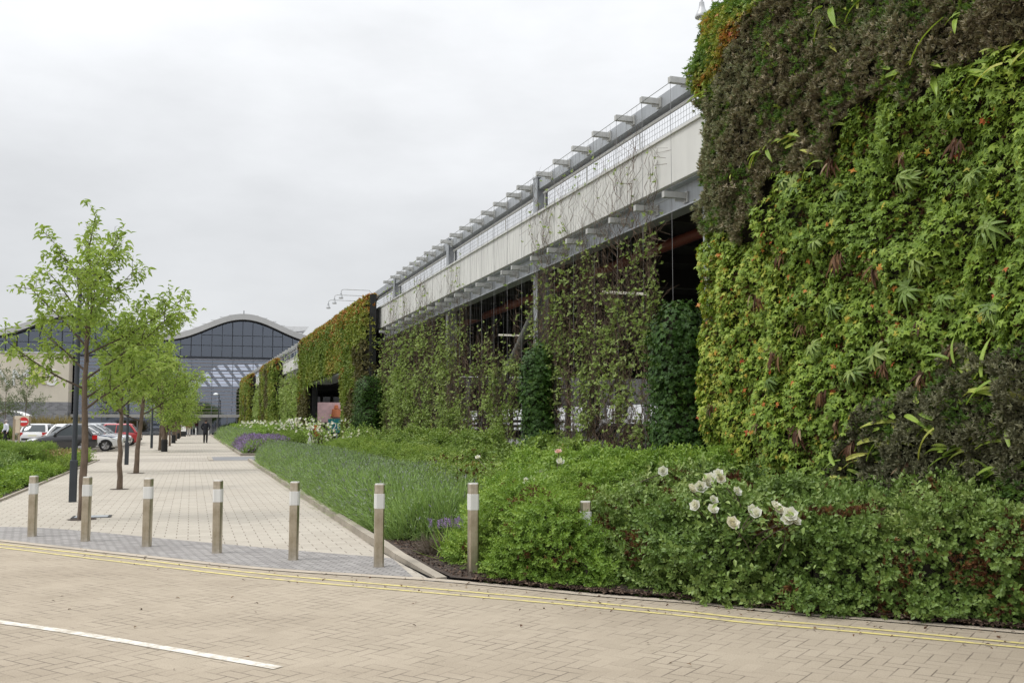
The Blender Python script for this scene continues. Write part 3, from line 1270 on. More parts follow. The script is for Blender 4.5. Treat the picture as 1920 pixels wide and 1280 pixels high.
# dark hall behind the glass; far wall opening added to show as bright strips
mb = MB(BLD)
zt0, zt1 = 7.2, 10.6
mb.poly([(U0, 0.4, .02), (U1, 0.4, .02), (U1, 30, .02), (U0, 30, .02)])
mb.poly([(U0, 30, 0), (-7.5, 30, 0), (-7.5, 30, 14.8), (U0, 30, 14.8)])
mb.poly([(3.5, 30, 0), (U1, 30, 0), (U1, 30, 14.8), (3.5, 30, 14.8)])
mb.poly([(-7.5, 30, 0), (3.5, 30, 0), (3.5, 30, zt0), (-7.5, 30, zt0 - .2)])
mb.poly([(-7.5, 30, zt0 + .4), (-3.2, 30, zt1 - .3), (3.5, 30, zt1), (3.5, 30, 14.8), (-7.5, 30, 14.8)])
for k in range(7):
    u = -7.5 + k * 1.6
    mb.add([(u, 29.9, zt1), (u + .55, 29.9, zt1), (u + 3.3, 29.9, zt0 - .2), (u + 2.75, 29.9, zt0 - .2)], [(0, 1, 2, 3)])
for z in (8.3, 9.4):
    mb.box(-7.5, 3.5, 29.8, 29.88, z - .1, z + .1)
mb.poly([(U1, .4, 0), (U1, 30, 0), (U1, 30, 14), (U1, .4, 14)])
mb.poly([(U0, .4, 0), (U0, 30, 0), (U0, 30, 14), (U0, .4, 14)])
for z in (3.3, 6.2):
    mb.box(U0 + .1, -8, 12, 29.7, z, z + .5)
mb.build('hall', M['inwall'], bld)
# cream wing with grey brick base
wing = thing('cream_wing', 'cream rendered block with grey brick base beside the glass front', 'building', BLD((-33, -3, 0)))
mb = MB(BLD); mb.box(U0, -19.9, -3, -.05, 3.9, 9.6)
mb.build('wall', M['cream'], wing)
mb = MB(BLD); mb.box(U0, -19.88, -3.05, -.1, 0, 3.899)
mb.build('base_wall', M['greybrick'], wing)
mb = MB(BLD); mb.box(U0, -19.8, -3.1, -.06, 9.601, 9.78)
mb.build('coping', M['roofedge'], wing)


def text_mesh(name, body, size, mat, parent, T, depth=.06, align='CENTER'):
    cu = bpy.data.curves.new(name, 'FONT')
    cu.body = body
    cu.size = size
    cu.extrude = depth
    cu.align_x = align
    ob = bpy.data.objects.new(name, cu)
    COL.objects.link(ob)
    dg = bpy.context.evaluated_depsgraph_get()
    me = bpy.data.meshes.new_from_object(ob.evaluated_get(dg))
    bpy.data.objects.remove(ob)
    off = base_off(parent)
    for v in me.vertices:
        v.co = Vector(tuple(np.asarray(T((v.co.x, v.co.y, v.co.z))) - off))
    me.materials.clear()
    return link_mesh(me, name, parent, mat)


M['letter'] = plain('letter_white', (.82, .82, .80), .5, 0, .03)
M['lettergreen'] = plain('letter_green', (.50, .58, .12), .5, 0, .05)


def bpx(px, v, py):
    """(u, z) on the plane v of the far building for a photo pixel"""
    r = ray(px, py)
    o = np.array([0, 0, CAMZ]) - (B0 + BB * v)
    k = -(o @ BB) / (r @ BB)
    p = np.array([0, 0, CAMZ]) + r * k
    return (p - B0) @ BE, p[2]


def wing_text(body, px, py, size, mat):
    u, z = bpx(px, -3.06, py)
    return text_mesh('lettering', body, size, mat, wing, lambda p: BLD((u + p[0], -3.08 - p[2], z + p[1])))


wing_text('M', 38, 722, 2.7, M['letter'])
wing_text('&', 69, 720, 3.3, M['lettergreen'])
wing_text('S', 97, 722, 2.7, M['letter'])
mb = MB(BLD)
ua, za = bpx(-14, -3.6, 672); ub, zb = bpx(13, -3.6, 722)
mb.add([(ua, -3.7, za), (ua + .2, -3.7, za), (ub + .2, -3.7, zb), (ub, -3.7, zb), (ua, -3.3, za), (ua + .2, -3.3, za), (ub + .2, -3.3, zb), (ub, -3.3, zb)],
       [(0, 1, 2, 3), (7, 6, 5, 4), (0, 4, 5, 1), (1, 5, 6, 2), (2, 6, 7, 3), (3, 7, 4, 0)])
mb.build('raking_strut', M['letter'], wing)
# ------------------------------------------------------------------ bollards
def steelmat():
    m, nt, b = new_mat('brushed_steel')
    v = ocoords(nt, (30, 30, 2.0))
    n = noise(nt, v, 2.0, 6.0, .7)
    v2 = ocoords(nt)
    n2 = noise(nt, v2, 3.0, 5.0, .7)
    nt.links.new(ramp(nt, n * .3 + n2 * .7, [(.34, (.32, .275, .20)), (.52, (.50, .445, .355)), (.68, (.74, .69, .60))]), b.inputs['Base Color'])
    b.inputs['Metallic'].default_value = .9
    nt.links.new((n2 * .3 + .22).s, b.inputs['Roughness'])
    return m


M['bollard'] = steelmat()
M['band'] = streaked('band_white', (.72, .72, .70), .5, 0, .2, freq=4)
M['bolcap'] = plain('bollard_cap', (.62, .60, .56), .45, .5, .15, 8)


def ring8(r, z, ch=.32):
    c = r * ch
    return [(-r + c, -r, z), (r - c, -r, z), (r, -r + c, z), (r, r - c, z), (r - c, r, z), (-r + c, r, z), (-r, r - c, z), (-r, -r + c, z)]


def octo(mb, levels):
    vs, fs = [], []
    for r, z in levels:
        vs += ring8(r, z)
    n = len(levels)
    for i in range(n - 1):
        fs += [(i * 8 + k, i * 8 + (k + 1) % 8, i * 8 + 8 + (k + 1) % 8, i * 8 + 8 + k) for k in range(8)]
    fs.append(tuple(range(7, -1, -1)))
    fs.append(tuple(range((n - 1) * 8, n * 8)))
    return mb.add(vs, fs)


BH = .87
bol = thing('bollard', '', 'bollard', (0, 0, 0), 'steel bollards along the edge of the road')
octo(MB(), [(.050, -.05), (.050, BH - .155 - .105)]).build('post', M['bollard'], bol)
octo(MB(), [(.0515, BH - .2595), (.053, BH - .257), (.053, BH - .108), (.0515, BH - .1055)]).build('reflective_band', M['band'], bol)
octo(MB(), [(.050, BH - .105), (.050, BH - .012), (.0485, BH - .0105)]).build('head', M['bollard'], bol)
octo(MB(), [(.0482, BH - .0103), (.046, BH)]).build('cap', M['bolcap'], bol)
BOL = [((60, 1006), 112, 'leftmost bollard, beside the low green planting at the left'),
       ((160, 1015), 119, 'second bollard from the left, in front of the nearest tree trunk'),
       ((275, 1025), 126, 'third bollard from the left, right of the second trunk, on the grey paving strip'),
       ((407, 1037), 134, 'fourth bollard from the left, standing alone in the middle of the walkway'),
       ((550, 1050), 144, 'fifth bollard from the left, with the lavender kerb just behind it'),
       ((710, 1063), 153, 'bollard beside the kerb corner with the long lavender hedge behind it'),
       ((887, 1078), 165, 'bollard on bare bark soil against the bright green shrub'),
       ((1098, 1098), 172, 'bollard buried in the bright green shrub with only its head showing')]
for i, ((px, py), hp, lab) in enumerate(BOL):
    o = bol if i == 0 else dup(bol)
    p = G(px, py)
    if i == 7:
        p = G(1098, 1085)
    h = hp / FPX * p[1] * 1.002
    o.location = (p[0], p[1], 0 if i < 6 else (.02 if i == 6 else -.07))
    o.rotation_euler = (random.uniform(-.008, .008), random.uniform(-.008, .008), math.radians(9 + random.uniform(-6, 6)))
    o.scale = (1.02, 1.02, h / BH)
    if i == 7:
        o.scale = (1.02, 1.02, .96)
    o['label'] = lab

# ------------------------------------------------------------------ lamp posts
M['lamppost'] = plain('dark_lamp_paint', (.040, .046, .055), .42, .1, .15, 4)
M['lens'] = plain('lamp_lens', (.75, .77, .78), .25, 0, .03)
lpo = thing('street_lamp', '', 'street lamp', (0, 0, 0), 'dark lamp posts along the walkway')
octo(MB(), [(.072, 0), (.072, .80), (.066, .815)]).build('base_sleeve', M['lamppost'], lpo)
MB().lathe([(.050, .80), (.046, 2.5), (.040, 4.35)], 14).build('pole', M['lamppost'], lpo, smooth=True)
hd = MB()
hd.lathe([(.05, 4.34), (.07, 4.36), (.07, 4.42), (.05, 4.45)], 14)
for k in range(4):
    a = math.pi / 4 + k * math.pi / 2
    hd.tube([(.05 * math.cos(a), .05 * math.sin(a), 4.42), (.22 * math.cos(a), .22 * math.sin(a), 4.50)], .012, 5)
hd = hd.build('lamp_head', M['lamppost'], lpo)
MB().cham(-.27, .27, -.27, .27, 4.50, 4.545, .02).build('canopy', M['lamppost'], hd)
MB().lathe([(.10, 4.40), (.11, 4.46), (.06, 4.495)], 12).build('lens', M['lens'], hd, smooth=True)
LP = [((136, 941), 1.0, 'nearest dark lamp post, standing left of the nearest tree trunk'),
      ((237, 871), 1.0, 'dark lamp post between the second and third tree trunks'),
      ((284, 840), 1.0, 'dark lamp post beside the parked cars past the crossing')]
for i, ((px, py), sc, lab) in enumerate(LP):
    o = lpo if i == 0 else dup(lpo)
    o.location = tuple(G(px, py))
    o.rotation_euler = (0, 0, AW + .1)
    o['label'] = lab
ep = G(409, 817.5)
el_ = thing('street_lamp', 'slim street lamp with a pale lens head in front of the far glass building', 'street lamp', ep)
mb = MB(lambda p: ep + np.array(p)); mb.lathe([(.07, 0), (.06, .8), (.045, 4.5)], 10); mb.build('pole', M['lamppost'], el_, smooth=True)
mb = MB(lambda p: ep + np.array(p))
mb.tube([(.05, 0, 4.5), (-.1, 0, 4.62), (-.55, 0, 4.66)], [.05, .07, .05], 8)
h_ = mb.build('lamp_head', M['lamppost'], el_, smooth=True)
mb = MB(lambda p: ep + np.array(p)); mb.lathe([(.05, 4.52), (.30, 4.56), (.27, 4.66), (.08, 4.76)], 12, (-.35, 0)); mb.build('lens', M['lens'], h_, smooth=True)

# ------------------------------------------------------------------ trees
M['bark'] = plain('bark', (.145, .105, .075), .9, 0, .35, 14, (1, 1, .35), bmp=.6)
M['twig'] = plain('twig', (.085, .062, .045), .9, 0, .3, 10)
M['treeleaf'] = leafmat('tree_leaf', [(0, (.17, .26, .045)), (.5, (.29, .40, .08)), (1, (.42, .52, .16))], .45, .38)
T_TREE = t_combine([(t_leaf(.30, .08, .25), basis((.2 * math.sin(k * 2.1), .8, .25 * math.cos(k * 1.7)), (math.sin(k * 2.4), .2, 1)), (0, 0, 0), .9 + .2 * math.sin(k)) for k in range(1)])
TLEAF = t_leaf(.23, .10, .30)


def grow_tree(name, label, seed, H, R, crown0, leafsize, nleaf, trunk_r=.062, lean=(0, 0), nlimb=17, narrow=1.0, group=None, leafm=None, sleeve=False, multi=1, barkm=None):
    r = random.Random(seed)
    root = thing(name, label, 'tree', (0, 0, 0), group)
    tm, bm = MB(), MB()
    tips = []          # (point, dir, weight)

    def limb(p, d, L, rad, depth):
        pts = [np.array(p)]
        n = max(4, int(L / .16))
        d = np.array(d, float)
        for i in range(n):
            d = d + np.array([r.gauss(0, .07), r.gauss(0, .07), r.gauss(.035, .05)])
            d /= np.linalg.norm(d)
            pts.append(pts[-1] + d * L / n)
        rs = [rad * (1 - .82 * i / n) for i in range(n + 1)]
        bm.tube(pts, rs, 5 if depth else 6)
        for i in range(1, n + 1):
            if i / n > (.22 if depth == 0 else .08):
                tips.append((pts[i], d.copy(), L / n))
        if depth < 2:
            m = int(L * (5.2 if depth == 0 else 4.2)) + 1
            for k in range(m):
                t = .22 + .75 * (k + r.random()) / m
                i = min(n - 1, int(t * n))
                q = pts[i] + (pts[i + 1] - pts[i]) * (t * n - i)
                a = r.uniform(0, 2 * math.pi)
                dd = (pts[i + 1] - pts[i]); dd /= np.linalg.norm(dd)
                side = np.cross(dd, [math.cos(a), math.sin(a), .4]); side /= np.linalg.norm(side) + 1e-6
                nd = dd * .62 + side * .75 + np.array([0, 0, .12])
                nd /= np.linalg.norm(nd)
                limb(q, nd, L * r.uniform(.26, .44) * (1 - .35 * t), rad * .42, depth + 1)

    for mt in range(multi):
        if multi > 1:
            a = 2 * math.pi * mt / multi + r.random()
            le = (.35 * math.cos(a) * R, .35 * math.sin(a) * R)
        else:
            le = lean
        n = 14
        tp, tr = [], []
        for i in range(n + 1):
            t = i / n
            tp.append(np.array([le[0] * t ** 1.3 + r.gauss(0, .012) * (i > 0), le[1] * t ** 1.3 + r.gauss(0, .012) * (i > 0), H * .985 * t - (.03 if i == 0 else 0)]))
            tr.append(trunk_r * (1.12 if i == 0 else 1) * (1 - .86 * t ** 1.1))
        tm.tube(tp, tr, 9)
        for k in range(nlimb // multi):
            t = crown0 / H + (1 - crown0 / H) * (k / (nlimb // multi)) ** .9 * .93
            z = t * H
            i = min(n - 1, int(t * n))
            q = tp[i] + (tp[i + 1] - tp[i]) * (t * n - i)
            a = k * 2.4 + seed + r.uniform(-.5, .5)
            up = .42 + .95 * (z - crown0) / (H - crown0) + r.uniform(-.1, .15)
            prof = (1 - max(0.0, (z - crown0) / (H - crown0)) ** 1.25)
            L = (R * (0.32 + .85 * prof) * r.uniform(.62, 1.2)) * narrow
            d = np.array([math.cos(a), math.sin(a), up]); d /= np.linalg.norm(d)
            limb(q, d, L, trunk_r * .40 * (1 - .55 * t), 0)
        tips += [(tp[i], np.array([0, 0, 1.0]), .35) for i in range(11, n + 1)]
    tm.build('trunk', barkm or M['bark'], root, smooth=True)
    br = bm.build('limbs', M['twig'], root)
    P = np.array([t[0] for t in tips]); D = np.array([t[1] for t in tips]); Wt = np.array([t[2] for t in tips])
    k = rng.choice(len(P), size=nleaf, p=Wt / Wt.sum())
    pos = P[k] + rng.normal(size=(nleaf, 3)) * leafsize * .45
    side = rdir(nleaf); side[:, 2] *= .4
    tip = unit(D[k] * .35 + side * .9 + np.array([0, 0, -.35]))
    nrm = unit(rdir(nleaf) * .75 + UP * .9)
    # clumpy variation of leaf age along the crown
    tint = vnoise(pos, 2.2, seed) * .55 + rng.random(nleaf) * .55 - .02
    c = Cloud().add(TLEAF, pos, nrm, tip, leafsize * (.65 + .6 * rng.random(nleaf)), 0, tint)
    c.build('crown', leafm or M['treeleaf'], root)
    pit = MB()
    for k in range(1):
        pit.poly([(trunk_r * 3.4 * (1 + .15 * math.sin(3.1 * a)) * math.cos(2 * math.pi * a / 14), trunk_r * 3.4 * (1 + .15 * math.sin(3.1 * a)) * math.sin(2 * math.pi * a / 14), .0085) for a in range(14)])
    pit.build('soil_pit', M['soil'], root)
    if sleeve:
        MB().lathe([(trunk_r * 1.9, -.03), (trunk_r * 1.9, .62), (trunk_r * 1.5, .64)], 10).build('trunk_guard', M['darkframe'], root)
    return root


gname = 'young street trees in a row along the walkway'
t1 = grow_tree('street_tree', 'nearest young tree with open airy crown and slim brown trunk, tallest in the picture', 5, 4.5, 1.72, 1.78, .112, 4200, .066, (-.04, .05), 19, group=gname)
p = W(17.4, -1.62)
t1.location = (p[0], p[1], 0)
t1.rotation_euler = (0, 0, .3)
t2 = grow_tree('street_tree', 'second young tree, its reddish brown trunk foot clear on the paving', 11, 4.0, 1.45, 1.75, .115, 3900, .064, (-.10, .05), 19, group=gname)
p = G(224, 917); t2.location = (p[0], p[1], 0)
t3 = grow_tree('street_tree', 'third young tree, greenish trunk standing just before the crossing', 23, 5.0, 1.9, 1.6, .13, 5200, .078, (.42, .05), 21, group=gname)
p = G(255, 887); t3.location = (p[0], p[1], 0)
m4 = grow_tree('street_tree', 'spreading tree on several stems from a black base sleeve just past the crossing', 31, 5.0, 2.1, 1.2, .17, 4600, .085, (0, 0), 24, group=gname, sleeve=True, multi=3)
p = G(308, 846.5); m4.location = (p[0], p[1], 0)
far = [((299, 844), t3, 1.0, 1.2, 'slim trunk tree just left of the black sleeved spreading tree'),
       ((318, 836), t2, 1.05, 2.0, 'tree whose trunk shows right of the black sleeved spreading tree'),
       ((325, 830.5), m4, .95, 2.6, 'second tree in a black base sleeve, farther along the row'),
       ((330, 826), t3, .95, 4.0, 'tree between the second and third black sleeves near the entrance'),
       ((334.5, 822.5), m4, .85, .7, 'third and smallest tree in a black base sleeve near the entrance'),
       ((338, 820), t2, .95, 5.2, 'last tree of the row nearest to the yellow and white sign')]
for (px, py), src, sc, rz, lab in far:
    o = dup(src)
    p = G(px, py)
    o.location = (p[0], p[1], 0); o.rotation_euler = (0, 0, rz); o.scale = (sc, sc, sc)
    o['label'] = lab
M['greyleaf'] = leafmat('grey_green_leaf', [(0, (.09, .12, .05)), (1, (.20, .25, .12))], .5, .3)
sapl = grow_tree('birch_sapling', 'thin grey green sapling in front of the cream wall', 41, 6.2, 2.1, 1.6, .16, 1700, .04, (.1, 0), 17, leafm=M['greyleaf'], group='saplings by the service road')
p = gpt(50, 85); sapl.location = (p[0], p[1], 0)
o = dup(sapl); p = gpt(12, 84.5); o.location = (p[0], p[1], 0); o.rotation_euler = (0, 0, 2); o['label'] = 'thin pale sapling near the left edge of the picture, left of the other sapling'
# ------------------------------------------------------------------ foliage materials
M['woody'] = plain('woody_core', (.034, .028, .018), .95, 0, .4, 5, obj=False)  # wood brown, darkened further to deepen the shade between leaves
M['geranium'] = leafmat('geranium_leaf', [(0, (.123, .207, .025)), (.45, (.220, .331, .040)), (.74, (.362, .458, .069)), (.88, (.514, .410, .057)), (.93, (.571, .237, .046)), (1, (.456, .079, .024))], .5, .25)
M['sedum'] = leafmat('sedum_leaf', [(0, (.126, .097, .060)), (.35, (.213, .189, .109)), (.7, (.276, .304, .172)), (1, (.500, .437, .323))], .65, .12)
M['bluesedum'] = leafmat('grey_sedum_leaf', [(0, (.090, .082, .049)), (.5, (.167, .170, .097)), (1, (.356, .354, .220))], .6, .1)
M['fern'] = leafmat('fern_leaf', [(0, (.198, .311, .041)), (.6, (.354, .482, .085)), (1, (.510, .510, .127))], .42, .3)
M['hellebore'] = leafmat('hellebore_leaf', [(0, (.091, .158, .029)), (.6, (.181, .275, .057)), (1, (.291, .363, .095))], .42, .25)
M['deadleaf'] = leafmat('dead_leaf', [(0, (.048, .019, .009)), (.5, (.096, .040, .016)), (.85, (.176, .096, .036)), (1, (.320, .240, .152))], .7, .15)
M['mixedtop'] = leafmat('mixed_leaf', [(0, (0.072, 0.145, 0.032)), (.5, (0.175, 0.290, 0.058)), (.75, (0.399, 0.392, 0.072)), (.9, (0.479, 0.232, 0.058)), (1, (0.351, 0.087, 0.029))], .5, .25)
M['hedge'] = leafmat('hedge_leaf', [(0, (.090, .160, .032)), (.5, (.169, .256, .059)), (.85, (.277, .367, .109)), (1, (.417, .457, .175))], .42, .16)
M['bright'] = leafmat('bright_leaf', [(0, (.127, .228, .035)), (.5, (.222, .347, .056)), (1, (.380, .504, .110))], .48, .28)
M['hebe'] = leafmat('mound_leaf', [(0, (.130, .213, .033)), (.6, (.223, .323, .059)), (1, (.354, .441, .096))], .5, .25)
M['yellowish'] = leafmat('rose_leaf', [(0, (0.115, 0.189, 0.034)), (.5, (0.216, 0.311, 0.068)), (.85, (0.338, 0.432, 0.121)), (1, (0.284, 0.115, 0.041))], .45, .28)
M['lav'] = leafmat('lavender_stem', [(0, (.151, .236, .068)), (.5, (.262, .386, .117)), (1, (.412, .528, .182))], .6, .2)
M['lavbud'] = leafmat('lavender_bud', [(0, (.17, .24, .11)), (.75, (.21, .26, .15)), (1, (.20, .18, .26))], .7, .15)
M['purple'] = leafmat('purple_flower', [(0, (.17, .12, .27)), (1, (.33, .23, .42))], .7, .2)
M['climber'] = leafmat('climber_leaf', [(0, (.141, .203, .049)), (.5, (.283, .378, .110)), (1, (.518, .606, .264))], .5, .3)
M['climber_twig'] = plain('climber_twig', (.105, .070, .045), .9, 0, .4, 6)
M['ivy'] = leafmat('ivy_leaf', [(0, (.022, .054, .008)), (.6, (.043, .101, .014)), (1, (.108, .180, .035))], .5, .12, .25)
M['petal'] = leafmat('white_petal', [(0, (.80, .79, .74)), (.7, (.85, .85, .83)), (1, (.85, .81, .73))], .5, .3, .2)
M['pink'] = leafmat('pink_petal', [(0, (.80, .52, .50)), (1, (.85, .70, .66))], .5, .3, .2)
M['tawny'] = leafmat('tawny_grass', [(0, (.17, .14, .05)), (1, (.34, .27, .12))], .7, .25)
M['farwall'] = leafmat('far_wall_leaf', [(0, (.092, .146, .031)), (.40, (.185, .254, .046)), (.62, (.308, .331, .069)), (.80, (.370, .270, .062)), (.92, (.416, .185, .046)), (1, (.262, .092, .031))], .55, .2)
M['farbrown'] = leafmat('far_brown_leaf', [(0, (0.084, 0.077, 0.031)), (.6, (0.140, 0.133, 0.049)), (1, (0.210, 0.182, 0.070))], .6, .15)
M['redstem'] = leafmat('red_brown_cluster', [(0, (.063, .025, .012)), (.6, (.127, .050, .019)), (1, (.210, .106, .035))], .7, .12)

D2 = t_diamond(.3, .12)
PALM = [t_palmate(5, .52, 290, .16), t_palmate(5, .45, 300, .05), t_palmate(7, .6, 310, .22)]
IVY = t_palmate(5, .66, 260, .12)
TUFT = [t_tuft(8, .62, .15, q) for q in (1, 2, 3)]
TUFT5 = t_tuft(6, .8, .24, 8)
SPRIG = [t_sprig(12, .22, .40, q, .40) for q in (1, 2, 3)]
FINE = [t_sprig(15, .17, .33, q, .5) for q in (4, 5)]
LEAF = t_leaf(.30, .1, .2)
STRAP = t_strap(5, .085, .40)
BLADE = t_blade(3, .017, .22)
LOOSE = [t_sprig(9, .34, .28, q, .5) for q in (6, 7)]


def wallpt(px, py, L):
    r = ray(px, py)
    k = L / (r @ NF)
    p = r * k
    return np.array([p @ DF, p[2] + CAMZ])


class WallSurf(Surf):
    def __init__(self, s0, s1, z0, z1, L0, step, bulge, seed, hole=None, tilt=False, curl=.22):
        ns, nz = int((s1 - s0) / step) + 2, int((z1 - z0) / step) + 2
        gs, gz = np.meshgrid(np.linspace(s0, s1, ns), np.linspace(z0, z1, nz), indexing='ij')
        s, z = gs.ravel(), gz.ravel()
        q = np.stack([s, z, np.zeros(len(s))], 1)
        d = bulge * (.35 + .65 * vnoise(q, 1.3, seed) * 1.3 + .35 * (vnoise(q, 3.6, seed + 2) - .4))
        ed = np.minimum(np.minimum(s - s0, s1 - s), z1 - z)
        d = d - curl * 1.6 * np.clip(1 - ed / curl, 0, 1) ** 2
        V = DF[None] * s[:, None] + NF[None] * (L0 - d)[:, None]
        V[:, 2] = z + (np.array([zt(a) for a in s]) if tilt else 0)
        idx = np.arange(ns * nz).reshape(ns, nz)
        a, b, c, e = idx[:-1, :-1].ravel(), idx[1:, :-1].ravel(), idx[1:, 1:].ravel(), idx[:-1, 1:].ravel()
        T = np.concatenate([np.stack([a, b, c], 1), np.stack([a, c, e], 1)])
        if hole:
            cs, cz = s[T].mean(1), z[T].mean(1)
            T = T[~((cs > hole[0]) & (cs < hole[1]) & (cz < hole[2]))]
        T = T[:, ::-1] if False else T
        super().__init__(V, T)
        if (self.N @ NF).mean() > 0:
            super().__init__(V, T[:, ::-1].copy())


def wcoord(P):
    return np.stack([P @ DF, P[:, 2], np.zeros(len(P))], 1)


def leaf_dirs(N, n, out=.8, down=.6, jit=.45):
    nrm = unit(N * out + UP * .45 + rdir(n) * jit)
    tip = unit(rdir(n) * .7 - UP * down + N * .25)
    return nrm, tip


# ------------------------------------------------------------------ near living wall
LWL = 6.88
wall = WallSurf(3.0, 11.86, .1, 7.10, LWL, .09, .30, 3, curl=.34)
wall.core('planting_felt', M['woody'], lw, .15)
darkA = np.array([wallpt(x, y, 6.75) for x, y in [(1300, 170), (1345, 165), (1400, 105), (1450, 30), (1500, -40), (1700, -400), (2400, -500), (2400, 60), (1920, 110), (1830, 105), (1790, 185), (1700, 195), (1640, 215), (1600, 290), (1540, 330), (1470, 335), (1445, 395), (1400, 440), (1340, 430), (1300, 420)]])
darkC = np.array([wallpt(x, y, 6.75) for x, y in [(1545, 1000), (1550, 890), (1600, 850), (1640, 800), (1700, 770), (1740, 745), (1790, 705), (1850, 668), (1990, 630), (2400, 560), (2400, 1200)]])
topB = np.array([wallpt(x, y, 6.75) for x, y in [(1290, 175), (1345, 165), (1400, 105), (1450, 30), (1500, -40), (1600, -250), (1280, -100)]])


def fuzzy(P, poly, seed, amt=.22):
    q = wcoord(P)
    return sdist(q, poly) + (vnoise(q, 2.6, seed) - .5) * 2 * amt


n = int(wall.area * 820)
P, N = wall.sample(n)
dA, dC, dB = fuzzy(P, darkA, 1), fuzzy(P, darkC, 2), fuzzy(P, topB, 3)
isA, isC = dA > 0, dC > 0
isB = (dB > 0) & ~isA
q = wcoord(P)
# geranium
ger = ~isA & ~isC & ~isB
ger |= (isA & (vnoise(q, 1.9, 44) > .80)) & (rng.random(n) < .5)
gp, gn = P[ger], N[ger]
m = len(gp)
nrm, tip = leaf_dirs(gn, m, .75, .35, .55)
qq = wcoord(gp)
# leaves turn yellow and red in patches and towards the far edge of the wall
tt = .05 + .52 * rng.random(m) + .30 * (vnoise(qq, 1.6, 9) - .4) + np.clip((qq[:, 0] - 9.2) / 9, 0, .25)
turn = (rng.random(m) < .02 + .26 * np.clip(vnoise(qq, 1.2, 21) - .62, 0, 1) * 1.6 + .09 * np.clip((qq[:, 0] - 8.6) / 2.5, 0, 1))
tt = np.where(turn, .78 + .22 * rng.random(m) ** 1.6, np.clip(tt, 0, .78))
sc = .060 + .075 * rng.random(m) ** 1.3
c = Cloud()
pick = rng.integers(0, 3, m)
# small leaves and dry stems deep between the clumps
kd = int(m * .9)
wd = rng.integers(0, m, kd)
c.add(PALM[0], gp[wd] + rng.normal(size=(kd, 3)) * .03 - gn[wd] * (.02 + .10 * rng.random(kd))[:, None], nrm[wd], tip[wd], .05 + .04 * rng.random(kd), 0, tt[wd] * .7)
kd = int(m * .16)
wd = rng.integers(0, m, kd)
c.add(TUFT[1], gp[wd] - gn[wd] * (.10 * rng.random(kd) - .02)[:, None], unit(gn[wd] + rdir(kd)), rdir(kd), .05 + .05 * rng.random(kd), 1, .6 * rng.random(kd))
off = gp + gn * ((vnoise(wcoord(gp), 4.2, 71) * .26 + rng.random(m) * .07 - .14)[:, None])
for k in range(3):
    w = pick == k
    c.add(PALM[k], off[w], nrm[w], tip[w], sc[w], 0, tt[w])
c.build('geranium_foliage', [M['geranium'], M['deadleaf']], lw)
# dark sedum above, grey sedum in the lower corner
c = Cloud()
for mask, slot, lo in ((isA, 0, .1), (isC, 1, .05)):
    extra = 2
    ap = np.repeat(P[mask], extra, 0); an = np.repeat(N[mask], extra, 0)
    m = len(ap)
    ap = ap + rng.normal(size=(m, 3)) * .02 + an * ((vnoise(wcoord(ap), 7.0, 61) * .22 + rng.random(m) * .06 - .07)[:, None])
    qq = wcoord(ap)
    t = lo + .45 * rng.random(m) + .75 * (vnoise(qq, 1.1, 31) - .35)
    # pale spent flower heads
    t = np.where(rng.random(m) < .10, .9 + .1 * rng.random(m), np.clip(t, 0, .88))
    pk = rng.integers(0, 3, m)
    nn = unit(an * .8 + UP * .55 + rdir(m) * .55)
    for k in range(3):
        w = pk == k
        c.add(TUFT[k], ap[w], nn[w], rdir(int(w.sum())), .070 + .045 * rng.random(int(w.sum())), slot, t[w])
k = (isA | isC) & (rng.random(n) < .34) & (vnoise(q, 2.2, 91) > .42)
c.add(TUFT[2], P[k] + N[k] * .10, unit(N[k] + UP + rdir(int(k.sum())) * .4), rdir(int(k.sum())), .07 + .05 * rng.random(int(k.sum())), 2, .6 * rng.random(int(k.sum())))
c.build('sedum_foliage', [M['sedum'], M['bluesedum'], M['mixedtop']], lw)
# mixed planting at the top far corner
c = Cloud()
bp = np.repeat(P[isB], 3, 0); bn = np.repeat(N[isB], 3, 0); m = len(bp)
bp = bp + rng.normal(size=(m, 3)) * .04 + bn * ((vnoise(wcoord(bp), 3.0, 63) * .22 - .05)[:, None])
t = 1.55 * (vnoise(wcoord(bp), 2.4, 51) - .5) + .5 + .35 * (rng.random(m) - .5)
nn, tp = leaf_dirs(bn, m)
h = rng.random(m) < .45
c.add(PALM[0], bp[h], nn[h], tp[h], .06 + .04 * rng.random(int(h.sum())), 0, t[h])
c.add(TUFT[1], bp[~h], nn[~h], tp[~h], .08 + .05 * rng.random(int((~h).sum())), 0, t[~h] * .85)
# ragged growth sticking up along the top edge
tz = rng.random(420)
tp_ = np.array([Fp(s, 6.72 + rng.random() * .35, 7.08 + .12 * rng.random()) for s in 11.2 - 9 * tz])
c.add(SPRIG[0], tp_, rdir(420), unit(rdir(420) * .5 + UP), .12 + .14 * rng.random(420), 0, rng.random(420))
# foliage wrapped round the far edge
ez = rng.random(1500) * 6.9 + .15
ep_ = np.array([Fp(11.64 + .16 * rng.random(), 6.85 + .45 * rng.random(), z) for z in ez])
c.add(TUFT[0], ep_, unit(rdir(1500) + DF), rdir(1500), .09 + .05 * rng.random(1500), 1, rng.random(1500))
c.build('mixed_foliage', [M['mixedtop'], M['sedum']], lw)


def on_wall(px, py, L=6.53):
    s, z = wallpt(px, py, L)
    return Fp(s, L, z)


